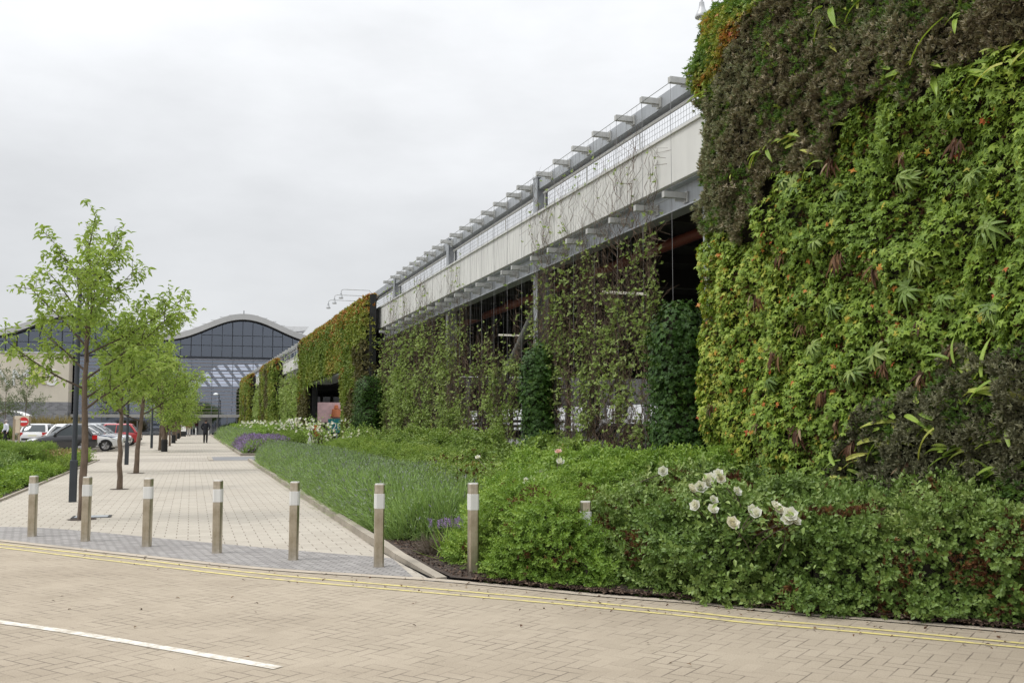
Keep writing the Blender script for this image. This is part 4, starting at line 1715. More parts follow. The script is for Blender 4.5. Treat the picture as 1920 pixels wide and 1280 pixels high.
def wall_plant(kind, px, py, size, mat, tpl, k, seed, spread=1.0, upward=.4, dead=0):
    r = np.random.default_rng(seed)
    p0 = on_wall(px, py)
    c = Cloud()
    pos = p0 + r.normal(size=(k, 3)) * size * .16
    ang = r.uniform(-1.25, 1.25, k) * spread
    side = np.outer(np.sin(ang), DF)
    tip = unit(side + np.outer(np.cos(ang), UP) * upward + (-NF) * r.uniform(.35, .9, k)[:, None])
    nrm = unit(UP * .55 + (-NF) * .8 + r.normal(size=(k, 3)) * .25)
    c.add(tpl, pos, nrm, tip, size * r.uniform(.7, 1.15, k), 0, r.random(k))
    if dead:
        f = r.normal(size=(dead, 3)) * size * .16 + p0 - NF * .10 + UP * .04
        c.add(TUFT[0], f, np.repeat((-NF)[None], dead, 0), r.normal(size=(dead, 3)), size * .28, 0, .95 + .05 * r.random(dead))
    c.build(kind, mat, lw)


WH = [t_whorl(7, 1.0, .135, 3, .75), t_whorl(6, 1.0, .15, 4, .95)]
ferns = [(1432, 290, .3), (1560, 30, .38), (1610, 15, .42), (1545, 60, .3), (1800, 30, .25), (1608, 130, .3), (1445, 75, .25), (1340, 165, .34), (1320, 180, .26), (1470, 270, .34), (1428, 285, .3), (1350, 320, .28),
         (1375, 330, .2), (1700, 155, .4), (1725, 120, .42), (1910, 115, .35), (1850, 110, .25), (1815, 135, .3), (1845, 730, .42), (1880, 720, .40), (1905, 735, .36), (1790, 680, .3), (1740, 755, .34), (1690, 800, .42), (1670, 815, .36),
         (1735, 790, .3), (1762, 790, .38), (1775, 850, .26), (1840, 815, .3), (1875, 895, .36), (1915, 820, .4), (1820, 855, .26), (1620, 845, .36), (1590, 870, .3), (1555, 890, .3), (1530, 300, .24), (1580, 235, .26)]
for i, (x, y, sz) in enumerate(ferns):
    wall_plant('fern', x, y, sz * .95, M['fern'], STRAP, 6 + i % 5, 100 + i, 1.0, .75)
hell = [(1790, 195), (1740, 165), (1700, 330), (1665, 345), (1490, 340), (1520, 365), (1575, 365), (1600, 370), (1470, 340), (1690, 400), (1720, 490), (1770, 480), (1530, 450), (1510, 570), (1560, 575), (1570, 555), (1700, 540), (1610, 520),
        (1770, 560), (1790, 580), (1860, 580), (1790, 600), (1640, 660), (1545, 745), (1600, 700), (1615, 780), (1440, 715), (1400, 820), (1450, 815), (1350, 640), (1330, 770), (1380, 520), (1830, 320), (1880, 270), (1850, 430), (1690, 600), (1520, 650), (1605, 800)]
hell = [p for k, p in enumerate(hell) if k % 2 == 0]
for i, (x, y) in enumerate(hell):
    wall_plant('hellebore', x, y, .105 + .02 * (i % 3), M['hellebore'], WH[i % 2], 5 + i % 4, 300 + i, 1.3, -.30)
deads = [(1690, 290), (1795, 265), (1560, 300), (1505, 610), (1730, 605), (1455, 665), (1660, 685), (1730, 700), (1540, 735), (1570, 790), (1430, 790), (1500, 810), (1335, 760), (1790, 650), (1570, 480), (1465, 480), (1420, 560), (1640, 500), (1840, 700), (1700, 870), (1600, 830), (1780, 960)]
for i, (x, y) in enumerate(deads):
    wall_plant('withered_plant', x, y, .12 + .03 * (i % 3), M['deadleaf'], STRAP, 15, 500 + i, .7, -1.3, 4 if i % 2 else 0)

# ------------------------------------------------------------------ living wall round the entrance and the strips beyond


def far_wall(root, s0, s1, z1, seed, size, dens, hole=None, bulge=.25, orange_top=True):
    ws = WallSurf(s0, s1, .1, z1, 7.42, .16, bulge, seed, hole, True)
    ws.core('planting_felt', M['woody'], root, .08)
    n = int(ws.area * dens)
    P, N = ws.sample(n)
    q = wcoord(P)
    zz = P[:, 2] / z1
    brown = (vnoise(q, .42, seed + 4) + .25 * (vnoise(q, 2.0, seed + 6) - .5)) > .60
    brown &= zz < .93
    t = .10 + .45 * vnoise(q, .8, seed + 8) + .22 * rng.random(n)
    edge = np.clip((zz - .80) / .16, 0, 1) if orange_top else 0
    t = np.where(rng.random(n) < .62 * edge + .10 * (vnoise(q, 1.0, seed + 12) > .62), .76 + .24 * rng.random(n), t)
    P = P + N * (rng.random(n)[:, None] * .16)
    nn = unit(N * .8 + UP * .5 + rdir(n) * .5)
    c = Cloud()
    for m, slot in ((~brown, 0), (brown, 1)):
        c.add(TUFT5, P[m], nn[m], rdir(int(m.sum())), size * (.7 + .6 * rng.random(int(m.sum()))), slot, t[m] if slot == 0 else rng.random(int(m.sum())))
    # tufts of strap leaved ferns in yellow green drifts
    k = int(ws.area * dens * .10)
    P2, N2 = ws.sample(k * 3)
    w = vnoise(wcoord(P2), .55, seed + 20) + .3 * (rng.random(k * 3) - .5) > .56
    P2, N2 = P2[w], N2[w]
    k = len(P2)
    c.add(STRAP, P2, unit(N2 + UP * .6), unit(N2 * .8 + UP * .2 + rdir(k) * .7), size * 2.6 * (.7 + .6 * rng.random(k)), 2, rng.random(k))
    # upstanding growth along the top
    k = int((s1 - s0) * 26)
    ss = s0 + (s1 - s0) * rng.random(k)
    tp = np.array([Fp(s, 7.2 + .4 * rng.random(), z1 + zt(s) - .05 + .08 * rng.random()) for s in ss])
    c.add(TUFT5, tp, unit(rdir(k) * .5 + UP), rdir(k), size * 1.3, 0, .5 + .5 * rng.random(k))
    c.build('foliage', [M['farwall'], M['farbrown'], M['fern']], root)


far_wall(pw, 39.15, 60.9, PZ, 7, .15, 190, (44.5, 56.5, 4.03))
far_wall(fw1, 76.6, 88.4, 6.55, 17, .20, 90)
far_wall(fw2, 102, 114.5, 6.55, 27, .22, 80)

# ------------------------------------------------------------------ climbers on the wire net


def climber(name, label, s0, s1, zmid, nst, nleaf, seed, L=7.72, leaf=.085, high=.18, cat='climbing plant', group=None, twig_r=.008, leafm='climber', tang=14):
    r = random.Random(seed)
    root = thing(name, label, cat, Fp((s0 + s1) / 2, L, .03), group)
    mb = MB()
    pts, wt = [], []

    def stem(s, l, z, zmax, rad, depth, drift):
        path = [(l, s, z)]
        while z < zmax and len(path) < 60:
            z += r.uniform(.09, .20) * (1 if depth == 0 else .8)
            s += r.gauss(drift, .085)
            l += r.gauss(0, .035) - (l - L) * .15
            path.append((l, min(max(s, s0 - .1), s1 + .1), z))
            pts.append(path[-1])
            f = z / zmid
            wt.append(max(.10, 1.0 - max(0, f - .45) * 1.35))
            if depth < 2 and r.random() < (.34 if depth == 0 else .22):
                stem(s, l, z, min(zmax + .3, z + r.uniform(.3, 1.3)), rad * .55, depth + 1, r.choice((-1, 1)) * r.uniform(.03, .11))
        mb.tube([Fp(b, a, c) for a, b, c in path], [rad * (1 - .75 * i / len(path)) for i in range(len(path))], 3, False)

    for k in range(nst):
        s = s0 + (s1 - s0) * (k + r.random()) / nst
        top = zmid * r.uniform(.72, 1.05) if r.random() > high else zmid * r.uniform(1.1, 1.45)
        stem(s, L + r.uniform(-.1, .14), .05, top, twig_r * r.uniform(.7, 1.5), 0, r.gauss(0, .015))
    for k in range(nst * tang):
        a = np.array(pts[r.randrange(len(pts))])
        if a[2] > zmid * 1.05:
            continue
        p1 = a + np.array([r.gauss(0, .07), r.gauss(0, .16), r.uniform(-.05, .25)]); p2 = p1 + np.array([r.gauss(0, .05), r.gauss(0, .16), r.uniform(-.15, .2)])
        mb.tube([Fp(q_[1], q_[0], max(.05, q_[2])) for q_ in (a, p1, p2)], [.0045, .0035, .0015], 3, False)
    mb.build('stems', M['climber_twig'], root)
    A = np.array(pts); Wt = np.array(wt)
    q = np.stack([A[:, 1], A[:, 2], A[:, 0] * 0], 1)
    Wt = Wt * np.clip((vnoise(q, 1.5, seed) - .22) * 2.2, .05, 1.2) * np.clip((vnoise(q, 4.0, seed + 9) - .30) * 3, .04, 1.5)
    k = rng.choice(len(A), size=nleaf, p=Wt / Wt.sum())
    B = A[k] + rng.normal(size=(nleaf, 3)) * np.array([.09, .10, .09])
    P = DF[None] * B[:, 1:2] + NF[None] * B[:, 0:1]
    P[:, 2] = np.maximum(B[:, 2], .08)
    nn = unit(rdir(nleaf) * .6 + UP * .6 - NF * .6)
    t = .25 + .5 * rng.random(nleaf) + .5 * (vnoise(q[k], 1.1, seed + 3) - .45)
    c = Cloud().add(TUFT5, P, nn, rdir(nleaf), leaf * (.6 + .7 * rng.random(nleaf)), 0, t)
    c.build('foliage', M[leafm], root)
    return root


cg = 'climbers trained on the wire net of the car park'
climber('climbing_plant', 'twiggy brown climber filling the nearest open bay beside the dark ivy column', 15.2, 18.1, 4.7, 34, 2150, 1, high=.30, group=cg)
climber('climbing_plant', 'twiggy climber in the nearest bay, close to the grey steel column', 18.0, 21.1, 4.7, 34, 2300, 2, high=.30, group=cg)
climber('climbing_plant', 'thin climber with the mossy diagonal brace showing behind it', 22.4, 27.0, 3.3, 38, 2900, 3, high=.20, group=cg)
climber('climbing_plant', 'climber left of the mossy diagonal brace', 27.0, 30.8, 4.2, 36, 3600, 4, high=.25, group=cg)
climber('climbing_plant', 'dense yellow green climber in the third bay from the nearest living wall', 30.7, 34.7, 4.5, 36, 4300, 5, leaf=.10, high=.25, group=cg)
climber('climbing_plant', 'dense pale green climber beside the entrance living wall', 34.6, 38.7, 4.4, 40, 5800, 6, leaf=.11, high=.2, group=cg)
climber('climbing_plant', 'bushy green climber just beyond the vehicle entrance', 61.0, 68.6, 4.3, 60, 6000, 8, leaf=.17, high=.12, group=cg)
climber('climbing_plant', 'bushy green climber between the entrance wall and the first narrow living wall', 68.4, 76.6, 4.3, 60, 6000, 9, leaf=.18, high=.12, group=cg)
climber('climbing_plant', 'distant climber between the two narrow living wall strips', 88.4, 102, 4.3, 80, 6500, 10, leaf=.22, high=.1, group=cg)


def ivy_column(label, s, L, R, H, seed, dens=620, leaf=.105):
    root = thing('ivy_column', label, 'ivy', Fp(s, L, .03), 'dark ivy columns on the car park front')
    nth, nz = 26, int(H / .09)
    th, z = np.meshgrid(np.linspace(0, 2 * math.pi, nth, endpoint=False), np.linspace(.03, H, nz), indexing='ij')
    th, z = th.ravel(), z.ravel()
    q = np.stack([np.cos(th) * 1.2, np.sin(th) * 1.2, z], 1)
    rr = R * (.50 + .62 * vnoise(q, 1.7, seed) + .38 * vnoise(q, 4.0, seed + 1)) * np.clip((H - z) / .45, 0, 1) ** .45 * (1 + .12 * np.clip(1 - z / 1.2, 0, 1))
    c0 = Fp(s, L, 0)
    V = np.stack([c0[0] + rr * np.cos(th), c0[1] + rr * np.sin(th), z], 1)
    idx = np.arange(nth * nz).reshape(nth, nz)
    a, b = idx, np.roll(idx, -1, 0)
    T = np.concatenate([np.stack([a[:, :-1].ravel(), b[:, :-1].ravel(), b[:, 1:].ravel()], 1), np.stack([a[:, :-1].ravel(), b[:, 1:].ravel(), a[:, 1:].ravel()], 1)])
    sf = Surf(V, T)
    sf.core('stems', M['woody'], root, .05)
    n = int(sf.area * dens)
    P, N = sf.sample(n)
    P = P + N * (rng.random(n)[:, None] ** 2 * .16 - .02)
    nn = unit(N + UP * .35 + rdir(n) * .35)
    tp = unit(-UP + rdir(n) * .6)
    t = .1 + .6 * rng.random(n) + .3 * (vnoise(P, 3.0, seed) - .4)
    c = Cloud().add(IVY, P, nn, tp, leaf * (.7 + .6 * rng.random(n)), 0, t)
    k = int(n * .05)
    P2, N2 = sf.sample(k)
    c.add(SPRIG[1], P2, rdir(k), unit(N2 + UP * .6 + rdir(k) * .4), .22, 0, .6 + .4 * rng.random(k))
    c.build('foliage', M['ivy'], root)


ivy_column('thick dark ivy column beside the nearest living wall', 14.25, 7.68, .37, 3.45, 3)
ivy_column('dark ivy column at the foot of the grey steel column between the first two bays', 20.2, 7.5, .30, 3.2, 5)
ivy_column('dark ivy column next to the entrance living wall', 38.3, 7.2, .50, 3.3, 7, 450, .10)

# ------------------------------------------------------------------ shrubs and hedges


def shrub(name, label, poly, H, mat, tpls, size, dens, seed, r=.5, amp=.14, cat='shrub', edge=.14, step=.08, group=None, up=.55, inset=.06, pw=2.4, extra=None, tintk=.5, z0=.0, spikes=0, clump=.18):
    c0 = np.asarray(poly)[:, :2].mean(0)
    root = thing(name, label, cat, (c0[0], c0[1], .02), group)
    sf = mound(poly, H, r, amp, 1.8, step, seed, edge, pw, z0)
    sf.core('branches', M['woody'], root, inset + .11)
    n = int(sf.area * dens * 1.35)
    P, N = sf.sample(n)
    cl = vnoise(P, 3.4, seed + 50) * .65 + vnoise(P, 7.5, seed + 51) * .35
    P = P + N * ((cl - .52) * clump * 2.2 - .03)[:, None]
    tip = unit(N * .7 + UP * up + rdir(n) * .45)
    deep = rng.random(n) < .38
    P = P - N * (deep * (.06 + .10 * rng.random(n)))[:, None]
    nrm = unit(rdir(n) * .7 + UP * .55 + N * .4)
    t = .05 + .5 * rng.random(n) + tintk * (vnoise(P, 1.5, seed + 2) - .3) + .15 * np.clip(N[:, 2], 0, 1)  # last term paints top light: upward facing leaves get a lighter tint
    c = Cloud()
    pk = rng.integers(0, len(tpls), n)
    sz = size * (.65 + .7 * rng.random(n))
    for k in range(len(tpls)):
        w = pk == k
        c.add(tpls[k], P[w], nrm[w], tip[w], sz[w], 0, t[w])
    if spikes:
        P2, N2 = sf.sample(spikes * 3)
        w = N2[:, 2] > .4
        P2 = P2[w][:spikes]
        k = len(P2)
        c.add(tpls[0], P2, rdir(k), unit(UP + rdir(k) * .25), size * (1.1 + .6 * rng.random(k)), 0, .4 + .5 * rng.random(k))
    mats = [M[mat]]
    if extra:
        emat, etpl, esize, edens, efreq, ethr = extra
        k = int(sf.area * edens)
        P2, N2 = sf.sample(k)
        w = vnoise(P2, efreq, seed + 30) + .22 * (rng.random(k) - .5) > ethr
        P2, N2 = P2[w] + N2[w] * (.01 + .06 * rng.random(int(w.sum())))[:, None], N2[w]
        k = len(P2)
        c.add(etpl, P2, unit(N2 + rdir(k) * .6), rdir(k), esize * (.6 + .8 * rng.random(k)), 1, rng.random(k))
        mats.append(M[emat])
    c.build('foliage', mats, root)
    return root, sf


def kin(px, off):
    xs = [a for a, b in KPX]; ys = [b for a, b in KPX]
    y = float(np.interp(px, xs, ys)) if px <= 1920 else 1188 + (px - 1920) * .08
    p = G(px, y)
    return p + np.array([.13, .99, 0]) * (off + .13)


hedge_poly = [kin(1205, .12), kin(1300, .06), kin(1500, .04), kin(1700, .05), kin(1920, .05), kin(2150, .05), kin(2400, .1), Fp(4.5, 6.6), Fp(6.5, 6.62), Fp(8.5, 6.62), Fp(10.2, 6.4), Fp(10.6, 5.2), Fp(9.6, 4.2)]


def hedgeH(P):
    return .86 + .0 * P[:, 0]


shrub('shrub_hedge', 'long mixed green hedge with red brown patches at the foot of the nearest living wall', hedge_poly, (.77), 'hedge', SPRIG, .165, 640, 11, clump=.27, r=.42, amp=.19, cat='hedge', edge=.24, step=.06,
      extra=('redstem', TUFT[0], .075, 650, 3.4, .60), spikes=170)
mound_poly = [kin(905, .42), kin(950, .14), kin(1050, .12), kin(1150, .16), Fp(9.9, 4.2), Fp(10.6, 5.0), Fp(12.2, 5.0), Fp(13.0, 4.2), Fp(12.4, 3.5), Fp(11.0, 3.15)]
shrub('mound_shrub', 'rounded bright green fine leaved shrub burying one bollard', mound_poly, .80, 'bright', FINE, .17, 800, 13, clump=.22, r=.75, amp=.10, cat='shrub', edge=.12, step=.06,
      extra=('redstem', TUFT[1], .05, 600, 3.0, .64), spikes=60, pw=2.1)
shrub('leafy_shrub', 'tall loose light green shrub in front of the dark ivy column', [Fp(10.9, 5.1), Fp(10.4, 6.5), Fp(12.2, 7.1), Fp(15.2, 7.1), Fp(16.6, 6.4), Fp(15.6, 5.0), Fp(13.2, 4.6)], 1.0, 'bright', LOOSE, .145, 480, 15, r=.7, amp=.2, edge=.25, step=.08, spikes=160)
shrub('rose_shrub', 'yellowish green rose foliage between the bollard shrub and the lavender', [Fp(12.8, 4.5), Fp(13.4, 4.9), Fp(15.6, 5.1), Fp(16.8, 6.5), Fp(21, 6.8), Fp(21, 5.2), Fp(18, 4.0), Fp(15, 3.7), Fp(13.4, 3.9)], .74, 'yellowish', LOOSE, .15, 430, 17, r=.55, amp=.25, edge=.25, step=.09, spikes=60,
      extra=('redstem', TUFT[0], .08, 120, 1.3, .62))
shrub('low_shrub', 'rough green shrub strip at the foot of the climbers', [Fp(16.2, 6.3), Fp(16, 7.3), Fp(28, 7.3), Fp(38.5, 7.25), Fp(38.5, 6.2), Fp(28, 6.0), Fp(21, 6.3)], .95, 'yellowish', LOOSE, .24, 170, 19, r=.6, amp=.3, edge=.3, step=.12, spikes=80)
mg = 'clipped green mounds behind the lavender'
shrub('mound_shrub', 'dense green mound right behind the near end of the lavender', [W(17.2, 4.5), W(17.6, 5.6), W(20, 6.3), W(22.8, 6.0), W(23, 4.7), W(20, 4.3)], .80, 'hebe', FINE, .17, 520, 21, r=.75, amp=.08, step=.08, group=mg, pw=2.1)
shrub('mound_shrub', 'middle one of the green mounds behind the lavender', [W(22.6, 4.5), W(23, 6.2), W(26, 6.8), W(29.4, 6.2), W(29.5, 4.5), W(26, 4.3)], .84, 'hebe', FINE, .18, 400, 23, r=.8, amp=.08, step=.1, group=mg, pw=2.1)
shrub('mound_shrub', 'farthest green mound behind the lavender, under the white roses by the vehicle entrance', [W(29.4, 4.4), W(30, 6.0), W(34, 6.8), W(38, 6.0), W(38, 4.4), W(34, 4.2)], .80, 'hebe', FINE, .20, 320, 25, r=.8, amp=.10, step=.12, group=mg, pw=2.1)


# lavender
def lavender(label, poly, H, dens, seed, length=.34, flower=.06, r=.55, stems='lav', bud='lavbud', group=None, step=.09, fl=.25):
    c0 = np.asarray(poly)[:, :2].mean(0)
    root = thing('lavender_hedge', label, 'lavender', (c0[0], c0[1], .02), group)
    sf = mound(poly, H, r, .10, 1.3, step, seed, .10, 2.3)
    sf.core('branches', M['woody'], root, .07)
    n = int(sf.area * dens)
    P, N = sf.sample(n)
    P = P - N * .06
    bend = vnoise(P, .9, seed + 1) * 2 - 1
    tip = unit(N * .75 + UP * .62 + rdir(n) * .20 + np.outer(bend * .30, DW))
    nrm = unit(rdir(n))
    L = length * (.55 + .65 * rng.random(n))
    t = .2 + .45 * rng.random(n) + .4 * (vnoise(P, 1.4, seed + 3) - .45)
    c = Cloud().add(BLADE, P, nrm, tip, L, 0, t)
    w = rng.random(n) < fl
    k = int(w.sum())
    c.add(t_diamond(.14, .05), P[w] + tip[w] * (L[w] * .93)[:, None], nrm[w], tip[w], flower * (.6 + .6 * rng.random(k)), 1, rng.random(k))
    k = int(n * .35)
    P2, N2 = sf.sample(k)
    c.add(FINE[0], P2 - N2 * .05, rdir(k), unit(N2 + UP * .5 + rdir(k) * .4), .13, 0, .4 * rng.random(k))
    c.build('stems', [M[stems], M[bud]], root)


lavender('long grey green lavender hedge along the walkway kerb', [W(12.9, 2.62), W(12.5, 3.2), W(12.9, 4.0), W(15, 4.4), W(20, 4.35), W(28, 4.3), W(36, 4.2), W(40.6, 3.7), W(41.1, 2.7), W(36, 2.42), W(28, 2.42), W(20, 2.42), W(15, 2.42)], .50, 1500, 41)
lavender('purple flowering lavender clump at the kerb corner beyond the crossing', [W(48.1, 2.45), W(48.1, 4.6), W(54, 4.4), W(57, 3.4), W(57, 2.45)], .55, 330, 43, .36, .13, bud='purple', step=.12, fl=.5)
lavender('distant green lavender row along the kerb towards the entrance', [W(57.2, 2.4), W(57.2, 3.7), W(80, 3.8), W(100, 3.6), W(100, 2.4), W(80, 2.4)], .75, 110, 45, .45, .10, step=.2)
shrub('mound_shrub', 'round green mound behind the purple lavender beyond the crossing', [W(48.2, 4.5), W(48.2, 6.6), W(53, 6.9), W(57, 6.2), W(57, 4.0), W(53, 3.9)], .95, 'hebe', FINE, .24, 170, 47, r=.9, amp=.1, step=.15)
shrub('low_shrub', 'green shrub bank at the foot of the far climbers', [W(57, 3.9), W(57, 7.2), W(90, 6.6), W(112, 5.4), W(112, 3.4), W(90, 3.7)], .95, 'bright', LOOSE, .34, 60, 49, r=.9, amp=.25, step=.3)

# ------------------------------------------------------------------ roses
ROSE = t_rose()
ROSE_S = t_tuft(7, .9, .38, 5)


def bloom(root, p, d, facing, mat='petal', small=False):
    c = Cloud()
    f = unit(np.array([facing], float))
    c.add(ROSE_S if small else ROSE, np.array([p]), f, rdir(1), d, 0, np.array([rng.random()]))
    return c.build('bloom', M[mat], root)


def rose_bush(label, base, blooms, seed, group=None, leafmat='hedge', nleaf=500, small=False, d=.095, spread=.25, cat='rose'):
    root = thing('rose_bush', label, cat, (base[0], base[1], .03), group)
    mb = MB()
    pts = []
    r = random.Random(seed)
    for bpos, mat in blooms:
        b = np.asarray(bpos, float)
        q = np.array([base[0] + r.uniform(-.2, .2), base[1] + r.uniform(-.2, .2), .05])
        mid = (q + b) / 2 + np.array([r.uniform(-.1, .1), r.uniform(-.1, .1), .12])
        path = smooth_line([q, mid, b - np.array([0, 0, .015])], 5)
        mb.tube(path, .005 if not small else .008, 4, False)
        pts += path[4:]
    mb.build('stems', M['twig'], root)
    for bpos, mat in blooms:
        fc = np.array([r.uniform(-.5, .5), -.9 + r.uniform(-.3, .4), .55 + r.uniform(-.3, .4)])
        bloom(root, np.asarray(bpos, float), d * r.uniform(.8, 1.2), fc, mat, small)
    A = np.array(pts)
    k = rng.integers(0, len(A), nleaf)
    P = A[k] + rng.normal(size=(nleaf, 3)) * spread * .5
    P[:, 2] = np.maximum(P[:, 2], .15)
    c = Cloud().add(LEAF, P, unit(rdir(nleaf) * .6 + UP * .7 + np.array([0, -.5, 0])), rdir(nleaf), .055 * (.7 + .6 * rng.random(nleaf)) * (1.5 if small else 1), 0, .3 + .6 * rng.random(nleaf))
    c.build('foliage', M[leafmat], root)
    return root


def at(px, py, Y):
    r = ray(px, py)
    k = Y / r[1]
    return np.array([r[0] * k, Y, CAMZ + r[2] * k])


b1 = [(at(x, y, Y), 'petal') for x, y, Y in [(1296, 917, 8.95), (1313, 914, 8.95), (1324, 904, 9.0), (1331, 899, 9.05), (1347, 889, 9.05), (1352, 898, 9.0), (1337, 938, 8.8), (1380, 922, 8.85), (1336, 956, 8.65), (1305, 948, 8.8), (1372, 982, 8.5),
                                             (1410, 957, 8.5), (1419, 963, 8.45), (1453, 950, 8.4), (1462, 957, 8.4), (1481, 965, 8.3), (1490, 977, 8.3), (1478, 975, 8.32)]]
rose_bush('rose bush with large white double blooms in front of the nearest living wall', at(1400, 1060, 8.9), b1, 5, nleaf=420, d=.118)
b2 = [(at(x, y, Y), m) for x, y, Y, m in [(1047, 848, 12.6, 'pink'), (1050, 867, 12.4, 'petal'), (986, 902, 12.0, 'petal'), (1008, 900, 12.0, 'petal'), (1016, 898, 12.0, 'petal'), (1019, 886, 12.1, 'petal'), (1010, 905, 11.9, 'petal'), (896, 858, 15.5, 'petal'), (1243, 884, 10.6, 'petal')]]
rose_bush('sparse rose bush with one pink and a few white blooms left of the leafy shrub', at(1020, 960, 12.1), b2, 6, nleaf=300, d=.105)
rg = 'white rose bushes around the vehicle entrance'


def rose_drift(label, s0, s1, t0, t1, z0, z1, n, seed, nleaf=900, d=.12, group=rg):
    r = random.Random(seed)
    bl = [(W(r.uniform(s0, s1), r.uniform(t0, t1), z0 + (z1 - z0) * r.random() ** .8), 'petal') for _ in range(n)]
    return rose_bush(label, W((s0 + s1) / 2, (t0 + t1) / 2), bl, seed, group, 'bright', nleaf, True, d, .4)


rose_drift('white rose bush at the near side of the vehicle entrance', 35, 38.5, 5.2, 7.0, .8, 1.25, 22, 61)
rose_drift('white rose bush covered in blooms beside the red sign', 38.2, 40.6, 4.2, 5.4, .7, 1.55, 46, 62)
rose_drift('tall white rose standing in front of the entrance post', 41.5, 42.3, 6.0, 6.6, 1.0, 1.7, 14, 65, 260)
rose_drift('white rose bush behind the purple lavender', 50, 56, 4.6, 6.6, .95, 1.7, 60, 63, 900, .15)
rose_drift('white rose bank farther along the far bed', 57, 72, 4.2, 6.6, .9, 1.6, 80, 64, 1300, .17)
rose_drift('farthest white roses towards the entrance', 74, 95, 4.0, 5.4, .9, 1.6, 50, 66, 900, .19)

# ------------------------------------------------------------------ small plants and litter by the apex of the bed
c0 = G(812, 1042)
root = thing('dry_lavender', 'small dried grey lavender on the bark soil', 'lavender', c0)
k = 520
P = c0 + np.stack([rng.normal(size=k) * .06, rng.normal(size=k) * .06, np.full(k, .03)], 1)
c = Cloud().add(t_blade(3, .010, .15), P, rdir(k), unit(rdir(k) * .9 + UP * .8), .20 + .12 * rng.random(k), 0, rng.random(k))
M['dry'] = leafmat('dry_stem', [(0, (.10, .08, .06)), (1, (.22, .18, .14))], .9, .1)
c.build('stems', M['dry'], root)
c0 = G(858, 1050)
root = thing('sage_plant', 'small green plant with purple flower spikes beside the bark soil bollard', 'flower', c0)
k = 130
P = c0 + np.stack([rng.normal(size=k) * .10, rng.normal(size=k) * .10, np.full(k, .02)], 1)
tp = unit(rdir(k) * .35 + UP)
L = .30 + .22 * rng.random(k)
c = Cloud().add(t_blade(3, .018, .12), P, rdir(k), tp, L, 0, rng.random(k))
w = L > .46
c.add(FINE[0], P[w] + tp[w] * .36, rdir(int(w.sum())), tp[w], .13, 1, rng.random(int(w.sum())))
c.build('stems', [M['bright'], M['purple']], root)
M['chip'] = leafmat('bark_chip', [(0, (.028, .017, .012)), (.6, (.070, .042, .028)), (1, (.17, .12, .085))], .9, 0)
n = 5200
a = np.array([apex + [.2, .16, 0], kin(1000, 0), kin(1180, 0), W(14.2, 3.9), W(13, 2.5), kp[1] + np.array([.16, .06, 0])])
lo, hi = a.min(0), a.max(0)
P = lo + (hi - lo) * rng.random((n * 2, 3)); P[:, 2] = SOILZ + .006
P = P[sdist(P, a) > 0]
n2 = 3000
ks = rng.random(n2)
E = np.array([kin(880 + 1070 * u, -.03 + .18 * rng.random() ** 1.5) for u in ks]); E[:, 2] = SOILZ + .006
P = np.vstack([P, E])
n = len(P)
c = Cloud().add(t_diamond(.3, .12), P, unit(rdir(n) * .5 + UP), rdir(n), .018 + .032 * rng.random(n), 0, rng.random(n))
o = c.build('bark_mulch', M['chip'])
tag(o, 'brown bark mulch on the bare soil by the kerb corner', 'mulch', None, 'stuff')
n = 150
P = np.array([G(x, float(np.interp(x, [a for a, b in KPX], [b for a, b in KPX])) + dy, .012) for x, dy in zip(rng.uniform(150, 1900, n), np.abs(rng.normal(size=n)) * 16 - 4)])
P2 = np.array([G(x, y, .012) for x, y in zip(rng.uniform(60, 1700, 26), rng.uniform(1105, 1260, 26))])
P = np.vstack([P, P2]); n = len(P)
c = Cloud().add(LEAF, P, unit(rdir(n) * .35 + UP), rdir(n), .02 + .025 * rng.random(n), 0, rng.random(n))
o = c.build('fallen_leaves', M['deadleaf'])
tag(o, 'few dry fallen leaves along the kerb and on the block paved road', 'leaves', None, 'stuff')

# ------------------------------------------------------------------ planting on the left
shrub('clipped_hedge', 'clipped square green hedge at the left of the walkway', [W(31, -4.1), W(36.5, -4.2), W(36.5, -6.8), W(31.5, -6.8)], .78, 'hebe', FINE, .17, 480, 71, r=.25, amp=.05, cat='hedge', edge=.06, pw=3.2)
shrub('leafy_shrub', 'rounded dark green shrub in front of the clipped hedge', [W(23.8, -4.2), W(30.5, -4.2), W(31.5, -8), W(24, -8)], .62, 'hedge', SPRIG, .20, 330, 73, r=.8, amp=.22, step=.1)
shrub('ground_cover_plant', 'low bright green leafy planting at the left edge of the walkway', [W(19.2, -3.7), W(24.2, -3.85), W(33, -3.75), W(33, -4.3), W(24.5, -5), W(24.5, -8), W(20.5, -6)], .30, 'bright', LOOSE, .20, 330, 75, r=.4, amp=.25, step=.09)
# loose grasses beyond the clipped hedge
c0 = W(37.5, -4.3)
root = thing('wild_grasses', 'tall loose grasses and weeds between the clipped hedge and the parked cars', 'grass', c0)
k = 2600
ss = rng.uniform(32.5, 43.2, k); tt_ = -3.75 - rng.random(k) ** 1.5 * 1.9
P = DW[None] * ss[:, None] + NW[None] * tt_[:, None]; P[:, 2] = .02
L = (.25 + .45 * rng.random(k)) * np.clip(1.25 - (ss - 33) / 14, .5, 1.1)
tp = unit(rdir(k) * .35 + UP)
c = Cloud().add(t_blade(3, .016, .25), P, rdir(k), tp, L, 0, rng.random(k))
w = L > .55
c.add(D2, P[w] + tp[w] * (L[w] * .9)[:, None], rdir(int(w.sum())), tp[w], .09, 1, rng.random(int(w.sum())))
k2 = 1100
ss = rng.uniform(32.5, 43.2, k2); tt_ = -3.7 - rng.random(k2) ** 1.5 * 1.6
P = DW[None] * ss[:, None] + NW[None] * tt_[:, None]; P[:, 2] = .05 + .35 * rng.random(k2)
